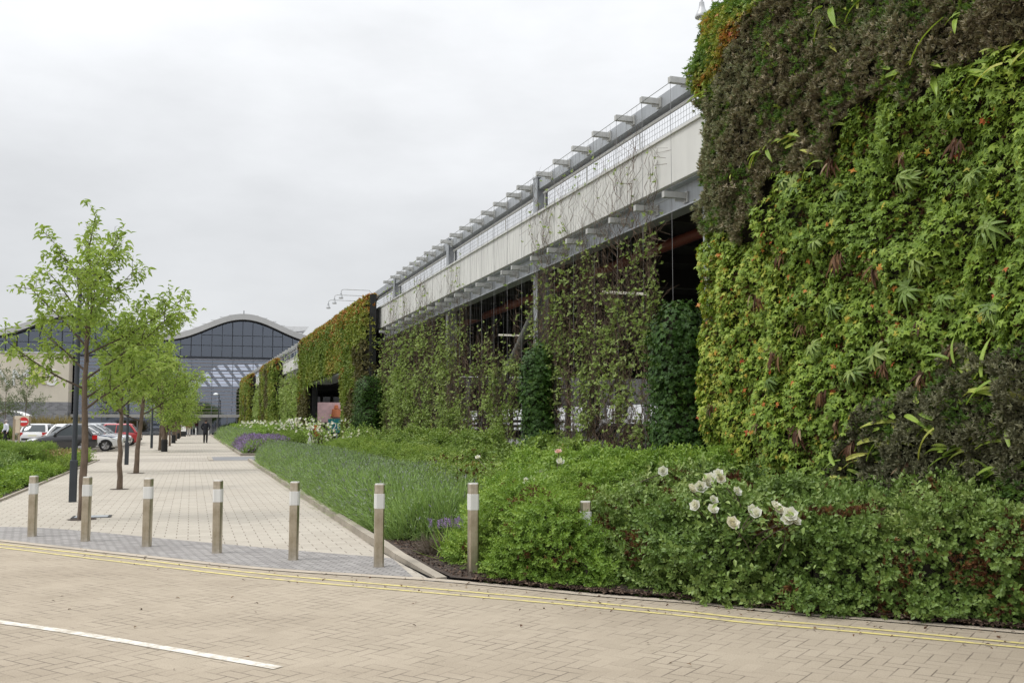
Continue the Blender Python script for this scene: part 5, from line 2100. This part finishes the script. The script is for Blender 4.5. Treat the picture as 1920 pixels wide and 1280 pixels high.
c.add(LOOSE[0], P, rdir(k2), unit(rdir(k2) + UP), .22, 0, rng.random(k2))
c.build('blades', [M['hebe'], M['tawny']], root)


def grass_clump(label, c0, R, H, n, mat, group=None):
    root = thing('grass_clump', label, 'ornamental grass', c0, group)
    a = rng.random(n) * 2 * math.pi; rr = R * .5 * np.sqrt(rng.random(n))
    P = c0 + np.stack([rr * np.cos(a), rr * np.sin(a), np.zeros(n)], 1)
    tp = unit(np.stack([np.cos(a), np.sin(a), np.zeros(n)], 1) * .55 * rng.random(n)[:, None] + UP + rdir(n) * .15)
    c = Cloud().add(t_blade(4, .020, .35), P, rdir(n), tp, H * (.6 + .5 * rng.random(n)), 0, rng.random(n))
    c.build('blades', M[mat], root)


gg_ = 'ornamental grasses by the service road'
grass_clump('tawny ornamental grass below the cream wall', gpt(104, 86), 3.2, 2.0, 2600, 'tawny', gg_)
grass_clump('tawny grass clump left of the parked cars', gpt(84, 88), 2.8, 1.7, 2000, 'tawny', gg_)
shrub('leafy_shrub', 'dark green bush beside the no entry sign', [gpt(56, 84.6), gpt(76, 84.6), gpt(76, 87), gpt(56, 87)], 1.25, 'hedge', LOOSE, .4, 60, 81, r=.9, amp=.2, step=.2)
shrub('leafy_shrub', 'green bush at the far side of the service road below the sapling', [gpt(-40, 84.3), gpt(24, 84.6), gpt(24, 88), gpt(-40, 88)], 1.0, 'hebe', LOOSE, .4, 60, 83, r=.9, amp=.25, step=.2)
# ------------------------------------------------------------------ cars
def carpaint(name, c, metal=.0):
    m, nt, b = new_mat(name)
    b.inputs['Base Color'].default_value = (*c, 1)
    b.inputs['Roughness'].default_value = .32
    b.inputs['Metallic'].default_value = metal
    b.inputs['Coat Weight'].default_value = .8
    b.inputs['Coat Roughness'].default_value = .06
    return m


PAINT = {k: carpaint('car_' + k, *v) for k, v in {'black': ((.018, .018, .022),), 'white': ((.68, .68, .68),), 'red': ((.42, .02, .025),), 'silver': ((.46, .47, .48), .4), 'grey': ((.10, .11, .12), .2), 'blue': ((.04, .10, .26),)}.items()}
m, nt, b = new_mat('car_glass')
b.inputs['Base Color'].default_value = (.035, .045, .05, 1); b.inputs['Roughness'].default_value = .05
M['carglass'] = m
M['tyre'] = plain('tyre', (.015, .015, .015), .85, 0, .2)
M['rim'] = plain('rim', (.38, .38, .39), .35, .7, .1)
M['trim'] = plain('black_trim', (.02, .02, .02), .6, 0, .2)
m, nt, b = new_mat('head_lamp'); b.inputs['Base Color'].default_value = (.75, .77, .8, 1); b.inputs['Roughness'].default_value = .08; M['headl'] = m
m, nt, b = new_mat('tail_lamp'); b.inputs['Base Color'].default_value = (.45, .01, .012, 1); b.inputs['Roughness'].default_value = .12; M['taill'] = m
M['plate'] = plain('plate', (.7, .68, .5), .5, 0, .05)


def make_car(label, paint, Ln=4.1, Wd=1.72, Ht=1.46, kind='hatch', bonnet=None, group='cars parked along the walkway'):
    root = thing('parked_car', label, 'car', (0, 0, 0), group)
    h = Ln / 2
    w = Wd / 2
    # (x, underside, shoulder height, half width)
    belt = Ht * .60
    st = [(h, .38, .52, w * .62), (h - .06, .24, .62, w * .80), (h - .30, .19, .70, w * .94), (h - .95, .18, belt * .96, w * .985), (h - 1.35, .18, belt, w),
          (0, .18, belt + .015, w), (-h + .9, .18, belt + .04, w), (-h + .30, .20, belt + .04, w * .97), (-h + .07, .26, belt, w * .90), (-h, .40, belt * .80, w * .78)]
    vs, fs = [], []
    NP = 12
    for x, z0, z1, ww in st:
        half = [(ww * .80, z0), (ww * .97, z0 + .07), (ww, (z0 + z1) / 2), (ww * .985, z1 - .10), (ww * .93, z1 - .015), (ww * .45, z1 + .02)]
        ring = [(x, y, z) for y, z in half] + [(x, -y, z) for y, z in half[::-1]]
        vs += ring
    for i in range(len(st) - 1):
        for k in range(NP):
            fs.append((i * NP + k, i * NP + (k + 1) % NP, (i + 1) * NP + (k + 1) % NP, (i + 1) * NP + k))
    fs += [tuple(range(NP)), tuple(range((len(st) - 1) * NP, len(st) * NP))[::-1]]
    mb = MB(); mb.add(vs, fs)
    mats = [paint]
    body = mb.build('body', mats, root, smooth=True)
    if bonnet is not None:
        bb = MB()
        pts = [(h - .32, w * .62, .735), (h - 1.22, w * .74, belt + .012), (h - 1.22, -w * .74, belt + .012), (h - .32, -w * .62, .735)]
        pts2 = [(x, y, z + .018) for x, y, z in pts]
        bb.add(pts + pts2, [(4, 5, 6, 7), (0, 1, 5, 4), (1, 2, 6, 5), (2, 3, 7, 6), (3, 0, 4, 7)])
        bb.build('bonnet', bonnet, root)
    # greenhouse
    xf, xr = h - 1.05, -h + (.16 if kind == 'hatch' else .75)
    rf_, rr = h - 1.85, -h + (.55 if kind == 'hatch' else 1.35)

    def ring(xa, xb, ww, z, cr=.12):
        return [(xa, ww * .72, z), (xa - cr * 1.6, ww, z), ((xa + xb) / 2, ww * 1.01, z), (xb + cr, ww, z), (xb, ww * .72, z), (xb, -ww * .72, z), (xb + cr, -ww, z), ((xa + xb) / 2, -ww * 1.01, z), (xa - cr * 1.6, -ww, z), (xa, -ww * .72, z)]
    zb, zr = belt - .02, Ht - .07
    R0, R1, R2 = ring(xf, xr, w * .94, zb), ring((xf + rf_) / 2 + .05, (xr + rr) / 2 - .02, w * .87, (zb + zr) / 2 + .02), ring(rf_, rr, w * .74, zr)
    mb = MB(); v = R0 + R1 + R2
    f = []
    for a in (0, 10):
        f += [(a + k, a + (k + 1) % 10, a + 10 + (k + 1) % 10, a + 10 + k) for k in range(10)]
    f.append(tuple(range(20, 30)))
    mb.add(v, f)
    mb.build('window_glass', M['carglass'], root, smooth=True)
    mb = MB()
    R3 = ring(rf_ + .04, rr - .03, w * .755, zr - .01); R4 = ring(rf_ - .12, rr + .12, w * .60, Ht)
    mb.add(R3 + R4, [(k, (k + 1) % 10, 10 + (k + 1) % 10, 10 + k) for k in range(10)] + [tuple(range(10, 20))])
    for sgn in (1, -1):
        for q in (1, 3):
            a, b_, c_ = (np.array(r[q if sgn > 0 else (8 if q == 1 else 6)]) for r in (R0, R1, R2))
            mb.tube([a, b_, c_], .045 if q == 1 else .085, 5)
        a = np.array([(xf + xr) / 2 - .1, sgn * w * .945, zb]); b_ = np.array([(xf + xr) / 2 - .12, sgn * w * .88, (zb + zr) / 2]); c_ = np.array([(xf + xr) / 2 - .15, sgn * w * .75, zr])
        mb.tube([a, b_, c_], .035, 5)
    mb.build('roof', paint, root, smooth=True)
    for x in (h - .78, -h + .72):
        for sgn in (1, -1):
            W0 = lambda p: (p[0] + x, sgn * (w - .10) + p[1], p[2] + .30)
            mb = MB(W0)
            n = 18
            vs, fs = [], []
            for r_, y in ((.20, .105), (.29, .11), (.305, .08), (.305, -.08), (.2, -.1)):
                vs += [(r_ * math.cos(2 * math.pi * k / n), y * sgn, r_ * math.sin(2 * math.pi * k / n)) for k in range(n)]
            for i in range(4):
                fs += [(i * n + k, i * n + (k + 1) % n, (i + 1) * n + (k + 1) % n, (i + 1) * n + k) for k in range(n)]
            mb.add(vs, fs)
            wh = mb.build('wheel', M['tyre'], root, smooth=True)
            rm = MB(W0)
            for k in range(5):
                a = 2 * math.pi * k / 5
                rm.tube([(.03 * math.cos(a), .098 * sgn, .03 * math.sin(a)), (.19 * math.cos(a), .100 * sgn, .19 * math.sin(a))], [.035, .028], 5)
            vs = [(.205 * math.cos(2 * math.pi * k / n), .088 * sgn, .205 * math.sin(2 * math.pi * k / n)) for k in range(n)]
            rm.add(vs, [tuple(range(n))])
            rm.build('rim', M['rim'], wh)
            ar = MB(W0)
            vs = [(.36 * math.cos(math.pi * k / 14), (.095 if False else .088) * sgn, .36 * math.sin(math.pi * k / 14) - .02) for k in range(15)]
            vs2 = [(p[0], p[1] - .15 * sgn, p[2]) for p in vs]
            ar.add(vs + vs2, [(k, k + 1, k + 16, k + 15) for k in range(14)] + [tuple(range(15))])
            ar.build('wheel_arch', M['trim'], root)
    for sgn in (1, -1):
        mb = MB(); mb.add([(h - .05, sgn * w * .42, .60), (h - .30, sgn * w * .955, .64), (h - .50, sgn * w * .985, .74), (h - .34, sgn * w * .80, .735), (h - .12, sgn * w * .45, .685),
                           (h - .12, sgn * w * .40, .56), (h - .40, sgn * w * .90, .60), (h - .55, sgn * w * .93, .70)], [(0, 1, 2, 3, 4), (0, 5, 6, 1), (1, 6, 7, 2)])
        mb.build('headlight', M['headl'], root)
        mb = MB(); mb.box(-h + .02, -h + .26, min(sgn * w * .70, sgn * w * .965), max(sgn * w * .70, sgn * w * .965), belt - .22, belt + .0)
        mb.build('tail_light', M['taill'], root)
        mb = MB(lambda p: (p[0] + xf - .28, sgn * (w + .07) + p[1], p[2] + belt + .02)); mb.cham(-.06, .06, -.10, .10, 0, .13, .03)
        mb.build('wing_mirror', paint, root)
    mb = MB(); mb.box(h - .035, h + .012, -w * .5, w * .5, .40, .50); mb.build('grille', M['trim'], root)
    mb = MB(); mb.box(-h - .012, -h + .02, -.26, .26, .62, .73); mb.build('number_plate', M['plate'], root)
    mb = MB(); mb.box(-h - .02, -h + .10, -w * .76, w * .76, .36, .50); mb.build('bumper', M['trim'], root)
    return root


def place(o, s, t, face, turn=0.0):
    """face +1: nose towards the walkway, -1: tail towards the walkway"""
    p = W(s, t)
    o.location = (p[0], p[1], .005)
    o.rotation_euler = (0, 0, AW + (0 if face > 0 else math.pi) + turn)


c = make_car('black small hatchback with its tail towards the walkway, nearest of the parked row', PAINT['black'], 3.3, 1.62, 1.48)
place(c, 55.4, -6.25, -1, .16)
c = make_car('white car with a dark blue bonnet and its nose towards the walkway', PAINT['white'], 3.9, 1.7, 1.40, 'hatch', PAINT['blue'])
place(c, 57.9, -5.5, 1, .05)
proto = {}
row = [('white', 60.4, -5.6, 1, 'first plain white car behind the white car with the blue bonnet'),
       ('white', 62.9, -5.8, 1, 'second plain white car behind the white car with the blue bonnet'),
       ('silver', 65.6, -5.6, 1, 'silver car next to the plain white cars, nearer of the two silver ones'),
       ('silver', 68.3, -5.6, 1, 'second silver car in the row, just before the red car'),
       ('red', 71.0, -5.2, -1, 'red car in the parked row near the third tree trunk'),
       ('grey', 73.6, -5.3, 1, 'dark grey car just beyond the red car'),
       ('black', 76.0, -5.6, -1, 'black car near the far lamp post in the parked row'),
       ('white', 78.8, -5.6, 1, 'white car near the far end of the parked row'),
       ('grey', 81.6, -5.6, 1, 'last dark grey car of the parked row before the entrance')]
for col, s, t, f, lab in row:
    if col not in proto:
        o = proto[col] = make_car(lab, PAINT[col], 4.15, 1.74, 1.45 + (.06 if col == 'grey' else 0))
    else:
        o = dup(proto[col]); o['label'] = lab
    place(o, s, t, f, random.uniform(-.04, .04))
for col, s, t, rz, lab in [('white', 99, -12.9, .2, 'white car across the service road below the cream wall'), ('white', 74.5, -9.6, 1.4, 'white car on the service road behind the black hatchback')]:
    o = dup(proto[col]); o['label'] = lab
    p = W(s, t); o.location = (p[0], p[1], .0); o.rotation_euler = (0, 0, AW + rz)
    o['group'] = 'cars on the service road'
for col, s, L, rz, lab in [('black', 49.5, 10.3, 1.7, 'dark car inside the vehicle entrance of the car park'), ('white', 31.0, 15.5, 0.1, 'white car inside the car park behind the climbers'), ('white', 24.6, 15.5, 0.05, 'white car inside the car park right of the mossy brace'),
                           ('silver', 18.5, 16, 0.1, 'silver car inside the car park behind the nearest climbers')]:
    o = dup(proto[col]); o['label'] = lab
    p = Fp(s, L); o.location = (p[0], p[1], .05); o.rotation_euler = (0, 0, AF + rz)
    o['group'] = 'cars inside the car park'

# ------------------------------------------------------------------ people
M['skin'] = plain('skin', (.42, .25, .18), .6, 0, .08)
M['darkcoat'] = plain('dark_coat', (.012, .013, .020), .8, 0, .2)
M['blacktrouser'] = plain('black_trousers', (.012, .012, .014), .8, 0, .2)
M['shirt'] = plain('white_shirt', (.66, .68, .72), .8, 0, .05)
M['whitetrouser'] = plain('white_trousers', (.58, .55, .53), .8, 0, .06)
M['redtop'] = plain('dull_red_top', (.28, .055, .065), .8, 0, .15)
M['hair'] = plain('dark_hair', (.03, .022, .018), .7, 0, .2)
M['greyhair'] = plain('grey_hair', (.30, .28, .26), .7, 0, .2)
M['shoe'] = plain('black_shoe', (.012, .012, .012), .5, 0, .1)


def skin_mesh(name, verts, edges, radii, mat, parent, sub=1):
    me = bpy.data.meshes.new(name)
    me.from_pydata([tuple(v) for v in verts], edges, [])
    o = link_mesh(me, name, parent, mat)
    md = o.modifiers.new('skin', 'SKIN')
    md.use_smooth_shade = True
    for i, r in enumerate(radii):
        sv = me.skin_vertices[0].data[i]
        sv.radius = (r, r) if not isinstance(r, tuple) else r
        sv.use_root = i == 0
    ss = o.modifiers.new('smooth', 'SUBSURF'); ss.levels = sub; ss.render_levels = sub
    return o


def person(label, loc, heading, H, top, legs, hairm, coat=False, stride=.16, arms='down', bag=None):
    """walks along +y of its own frame, then turned by heading"""
    k = H / 1.75
    root = thing('person', label, 'person', (0, 0, 0))
    A = stride
    J = {'pelvis': (0, 0, .95), 'waist': (0, -.01, 1.08), 'chest': (0, 0, 1.28), 'neckb': (0, 0, 1.45), 'neck': (0, .02, 1.52), 'head': (0, .025, 1.63), 'crown': (0, .02, 1.71),
         'hipL': (-.09, 0, .92), 'kneeL': (-.10, A * .6, .50), 'ankL': (-.10, A * .85, .09), 'toeL': (-.11, A * .85 + .16, .04),
         'hipR': (.09, 0, .92), 'kneeR': (.10, -A * .15, .50), 'ankR': (.10, -A * 1.05, .12), 'toeR': (.11, -A * 1.05 + .14, .03),
         'shL': (-.19, 0, 1.42), 'shR': (.19, 0, 1.42)}
    if arms == 'pockets':
        J.update({'elL': (-.30, -.08, 1.17), 'haL': (-.20, .06, .98), 'fiL': (-.16, .12, .93), 'elR': (.30, -.08, 1.17), 'haR': (.20, .06, .98), 'fiR': (.16, .12, .93)})
    else:
        J.update({'elL': (-.25, -.10, 1.14), 'haL': (-.25, -.02, .90), 'fiL': (-.25, .03, .80), 'elR': (.25, .06, 1.14), 'haR': (.25, .18, .92), 'fiR': (.24, .23, .83)})
    names = list(J)
    ix = {n: i for i, n in enumerate(names)}
    V = [np.array(J[n]) * k for n in names]
    E = [(ix[a], ix[b]) for a, b in [('pelvis', 'waist'), ('waist', 'chest'), ('chest', 'neckb'), ('neckb', 'neck'), ('neck', 'head'), ('head', 'crown'), ('pelvis', 'hipL'), ('hipL', 'kneeL'), ('kneeL', 'ankL'), ('ankL', 'toeL'),
                                     ('pelvis', 'hipR'), ('hipR', 'kneeR'), ('kneeR', 'ankR'), ('ankR', 'toeR'), ('neckb', 'shL'), ('shL', 'elL'), ('elL', 'haL'), ('haL', 'fiL'), ('neckb', 'shR'), ('shR', 'elR'), ('elR', 'haR'), ('haR', 'fiR')]]
    R = dict(pelvis=.13, waist=.12, chest=.145, neckb=.075, neck=.055, head=.092, crown=.055, hipL=.085, kneeL=.058, ankL=.042, toeL=.035, hipR=.085, kneeR=.058, ankR=.042, toeR=.035, shL=.058, elL=.042, haL=.034, fiL=.022, shR=.058, elR=.042, haR=.034, fiR=.022)
    skin_mesh('body', V, E, [R[n] * k for n in names], M['skin'], root)

    def garment(name, chain, rad, mat):
        ids = []
        vs, es, rs = [], [], []
        for a, b in chain:
            for n in (a, b):
                if n not in ids:
                    ids.append(n); vs.append(np.array(J[n]) * k); rs.append(rad[n] * k)
            es.append((ids.index(a), ids.index(b)))
        skin_mesh(name, vs, es, rs, mat, root)
    garment('trousers', [('pelvis', 'hipL'), ('hipL', 'kneeL'), ('kneeL', 'ankL'), ('pelvis', 'hipR'), ('hipR', 'kneeR'), ('kneeR', 'ankR')], dict(pelvis=.145, hipL=.105, kneeL=.078, ankL=.07, hipR=.105, kneeR=.078, ankR=.07), M[legs])
    J['tail'] = (0, -.02, .62 if coat else .93)
    ch = [('chest', 'waist'), ('waist', 'tail'), ('chest', 'neckb'), ('neckb', 'shL'), ('shL', 'elL'), ('elL', 'haL'), ('neckb', 'shR'), ('shR', 'elR'), ('elR', 'haR')]
    z = 1.12 if coat else 1.0
    garment('coat' if coat else 'top', ch, dict(chest=.175 * z, waist=.155 * z, tail=.17 * z, neckb=.09, shL=.085 * z, elL=.066 * z, haL=.052, shR=.085 * z, elR=.066 * z, haR=.052), M[top])
    hv = MB(lambda p: np.array(p) * k)
    hv.lathe([(.02, 1.745), (.07, 1.735), (.098, 1.69), (.106, 1.63), (.10, 1.585), (.075, 1.55)], 14, (0, .005))
    hv.build('hair', M[hairm], root, smooth=True)
    for sgn, n in ((-1, 'L'), (1, 'R')):
        a, t_ = np.array(J['ank' + n]), np.array(J['toe' + n])
        sh = MB(lambda p: np.array(p) * k)
        sh.tube([a + [0, -.07, -.03], a + [0, 0, -.01], (a + t_) / 2 + [0, 0, .005], t_ + [0, .02, -.005]], [.045, .056, .05, .03], 8)
        sh.build('shoe', M['shoe'], root, smooth=True)
    # face: eyes, nose, mouth and ears
    fm = MB(lambda p: np.array(p) * k)
    fm.tube([(0, .105, 1.65), (0, .128, 1.615), (0, .112, 1.605)], [.010, .016, .012], 6)
    for sgn in (-1, 1):
        fm.tube([(sgn * .094, .02, 1.66), (sgn * .10, .015, 1.625), (sgn * .092, .02, 1.60)], [.012, .016, .010], 6)
    fm.build('face', M['skin'], root, smooth=True)
    if bag:
        bg_ = MB(lambda p: np.array(p) * k)
        bg_.cham(-.15, .15, -.32, -.17, 1.08, 1.44, .05)
        bg_.build('backpack', M[bag], root)
    root.location = tuple(loc)
    root.rotation_euler = (0, 0, heading)
    return root


p = G(385, 830.6)
person('man in a long dark coat with hands in his pockets walking away along the walkway', p, AW * .6, 1.76, 'darkcoat', 'blacktrouser', 'hair', True, .10, 'pockets')
p = G(354, 817.6)
person('distant person in a dull red top and white trousers near the entrance', p, AW, 1.68, 'redtop', 'whitetrouser', 'greyhair', False, .12, bag='redtop')
p = G(10, 835.2)
person('man in a white shirt and black trousers by the no entry sign', p, 2.2, 1.72, 'shirt', 'blacktrouser', 'greyhair', False, .16)

# ------------------------------------------------------------------ signs and small structures
M['timber'] = plain('timber', (.30, .235, .16), .8, 0, .25, 6, (1, 1, .2))
M['signcream'] = plain('sign_cream', (.66, .56, .42), .6, 0, .05)
M['signred'] = plain('sign_red', (.62, .035, .03), .45, 0, .05)
M['signwhite'] = plain('sign_white', (.82, .81, .79), .45, 0, .03)
M['signyellow'] = plain('sign_yellow', (.74, .70, .08), .5, 0, .05)
M['teal'] = plain('sign_teal', (.015, .20, .21), .5, 0, .05)
M['postpink'] = plain('poster_pink', (.60, .40, .40), .5, 0, .15, 3)
M['orange'] = plain('poster_orange', (.45, .14, .05), .5, 0, .2, 4)


def faced(c0, yaw):
    ex = np.array([math.cos(yaw), math.sin(yaw), 0]); ey = np.array([-math.sin(yaw), math.cos(yaw), 0])
    return lambda p: np.asarray(c0) + ex * p[0] + ey * p[1] + np.array([0, 0, p[2]])


c0 = G(39, 835)
T = faced(c0, .32)
r = thing('no_entry_sign', 'no entry sign, white bar on red disc on a cream panel between timber posts', 'sign', c0)
for x in (-.48, .48):
    mb = MB(T); mb.box(x - .045, x + .045, -.045, .045, -.02, 1.92); mb.build('post', M['timber'], r)
mb = MB(T); mb.cham(-.43, .43, -.07, -.03, 1.22, 1.95, .012); pn = mb.build('panel', M['signcream'], r)
mb = MB(lambda p: T((p[0] + .12, -.075 - p[2], p[1] + 1.58))); mb.lathe([(.30, 0), (.30, .012)], 28); mb.build('disc', M['signred'], pn)
mb = MB(T); mb.box(-.10, .34, -.098, -.0885, 1.53, 1.63); mb.build('bar', M['signwhite'], pn)
c0 = G(30, 836.5)
T = faced(c0, 1.5)
r = thing('timber_sign', 'narrow timber framed sign seen side on in front of the no entry sign', 'sign', c0)
for x in (-.3, .3):
    mb = MB(T); mb.box(x - .045, x + .045, -.045, .045, -.02, 1.75); mb.build('post', M['timber'], r)
mb = MB(T); mb.box(-.25, .25, -.06, .06, .85, 1.7); mb.build('panel', M['signcream'], r)
c0 = gpt(68, 92)
T = faced(c0, .3)
r = thing('small_sign', 'small cream sign on a post behind the no entry sign', 'sign', c0)
mb = MB(T); mb.box(-.04, .04, -.04, .04, 0, 1.2); mb.build('post', M['timber'], r)
mb = MB(T); mb.box(-.35, .35, -.07, -.041, .8, 1.4); mb.build('panel', M['signcream'], r)
c0 = gpt(22, 91)
T = faced(c0, .25)
r = thing('trolley_shelter', 'small shelter with a pale curved canopy at the left edge', 'shelter', c0)
arc = [(-1.5 + 3.0 * k / 12, 1.75 + .75 * math.sin(math.pi * (.05 + .80 * k / 12))) for k in range(13)]
mb = MB(T)
for k in range(12):
    (xa, za), (xb, zb) = arc[k], arc[k + 1]
    mb.add([(xa, -1.5, za), (xb, -1.5, zb), (xb, 1.5, zb), (xa, 1.5, za), (xa, -1.5, za + .05), (xb, -1.5, zb + .05), (xb, 1.5, zb + .05), (xa, 1.5, za + .05)],
           [(0, 3, 2, 1), (4, 5, 6, 7), (0, 1, 5, 4), (2, 3, 7, 6)])
mb.build('canopy', M['signwhite'], r)
for x in (-1.35, 1.35):
    for y in (-1.4, 1.4):
        mb = MB(T); mb.tube([(x, y, 0), (x, y, 1.9)], .04, 6); mb.build('post', M['lampgrey'], r)
c0 = G(341, 818)
T = faced(c0, .3)
r = thing('totem_sign', 'yellow and white information sign by the entrance at the end of the walkway', 'sign', c0)
mb = MB(T); mb.box(-.42, .42, -.06, .06, 0, .55); mb.build('base', M['darkframe'], r)
mb = MB(T); mb.box(-.42, .42, -.06, .06, .551, 1.349); mb.build('lower_panel', M['signwhite'], r)
mb = MB(T); mb.box(-.46, .46, -.07, .07, 1.35, 1.95); yp = mb.build('yellow_panel', M['signyellow'], r)
mb = MB(lambda p: T((p[0], -.071 - p[2], p[1] + 1.66))); mb.lathe([(.17, 0), (.17, .008)], 18); mb.build('symbol', M['signwhite'], yp)
pb = thing('entrance_bollard', 'pale thin bollard left of the distant walker in front of the doors', 'bollard', (0, 0, 0), 'pale bollards before the entrance')
mb = MB(); mb.lathe([(.07, 0), (.07, .85), (.05, .9)], 10); mb.build('post', M['rail'], pb, smooth=True)
mb = MB(); mb.lathe([(.0705, .72), (.072, .725), (.072, .80), (.0705, .805)], 10); mb.build('reflective_band', M['signwhite'], pb)
for i, (x, y, lab) in enumerate([(345.5, 817, None), (367, 817, 'pale thin bollard between the distant walker and the man in the dark coat'), (391, 816.5, 'pale thin bollard right of the man in the dark coat by the lavender')]):
    o = pb if i == 0 else dup(pb)
    if lab: o['label'] = lab
    o.location = tuple(G(x, y))
# red and white signs among the roses at the vehicle entrance
c0 = W(41.2, 4.9)
T = faced(c0, .5)
r = thing('warning_sign', 'small red sign board among the white roses at the vehicle entrance', 'sign', c0)
mb = MB(T); mb.box(-.03, .03, -.03, .03, 0, 1.0); mb.build('post', M['galv'], r)
mb = MB(T); mb.box(-.15, .15, -.055, -.031, .95, 1.42); mb.build('panel', M['signred'], r)
c0 = W(41.0, 4.55)
T = faced(c0, .5)
r = thing('leaning_board', 'pale board leaning beside the small red sign', 'board', c0)
mb = MB(T); mb.add([(-.18, 0, .35), (.10, 0, .35), (.32, .12, 1.05), (.10, .12, 1.05), (-.18, .03, .35), (.10, .03, .35), (.32, .15, 1.05), (.10, .15, 1.05)], [(0, 1, 2, 3), (7, 6, 5, 4), (0, 4, 5, 1), (1, 5, 6, 2), (2, 6, 7, 3), (3, 7, 4, 0)])
mb.box(-.05, -.01, .0, .03, 0, .349)
mb.build('panel', M['signwhite'], r)
# advertising board on the far side, seen through the vehicle entrance
c0 = at(615, 822, 76)
c0 = np.array([c0[0], c0[1], .045])
T = faced(c0, AF + .05)
r = thing('poster_board', 'pink poster with an orange figure seen through the vehicle entrance', 'poster', c0)
mb = MB(T); mb.box(-1.9, 2.1, 0, .08, 1.5, 3.0); pp = mb.build('poster', M['postpink'], r)
for x in (-1.7, 1.9):
    mb = MB(T); mb.box(x - .05, x + .05, .081, .16, 0, 3.0); mb.build('post', M['galv'], r)
mb = MB(T)
mb.tube([(.6, -.01, 1.9), (.6, -.02, 2.5)], [.42, .30], 12); mb.tube([(.6, -.02, 2.55), (.6, -.03, 2.8)], [.18, .13], 10)
mb.build('figure', M['orange'], pp)
c1 = at(629, 822, 72); c1 = np.array([c1[0], c1[1], .045])
T = faced(c1, AF)
r = thing('speed_sign', 'teal sign with the number 20 inside the vehicle entrance', 'sign', c1)
mb = MB(T); mb.box(-.55, .75, 0, .06, .75, 1.75); tp_ = mb.build('panel', M['teal'], r)
mb = MB(T); mb.box(.05, .15, .061, .12, 0, 1.7); mb.build('post', M['galv'], r)
text_mesh('number', '20', .75, M['signwhite'], tp_, lambda p: T((p[0] + .1, -.012 - p[2], p[1] + .95)), .006)
# iron cover set in the paving
c0 = G(172, 968, .008)
T = faced(c0, AW)
r = thing('drain_cover', 'dark iron cover set in the paving behind the second bollard', 'drain cover', c0)
mb = MB(T); mb.box(-.30, .30, -.22, .22, -.02, .003); fr_ = mb.build('frame', M['darkframe'], r)
mb = MB(T); mb.box(-.25, .25, -.17, .17, -.01, .007); mb.build('lid', M['galv'], r)
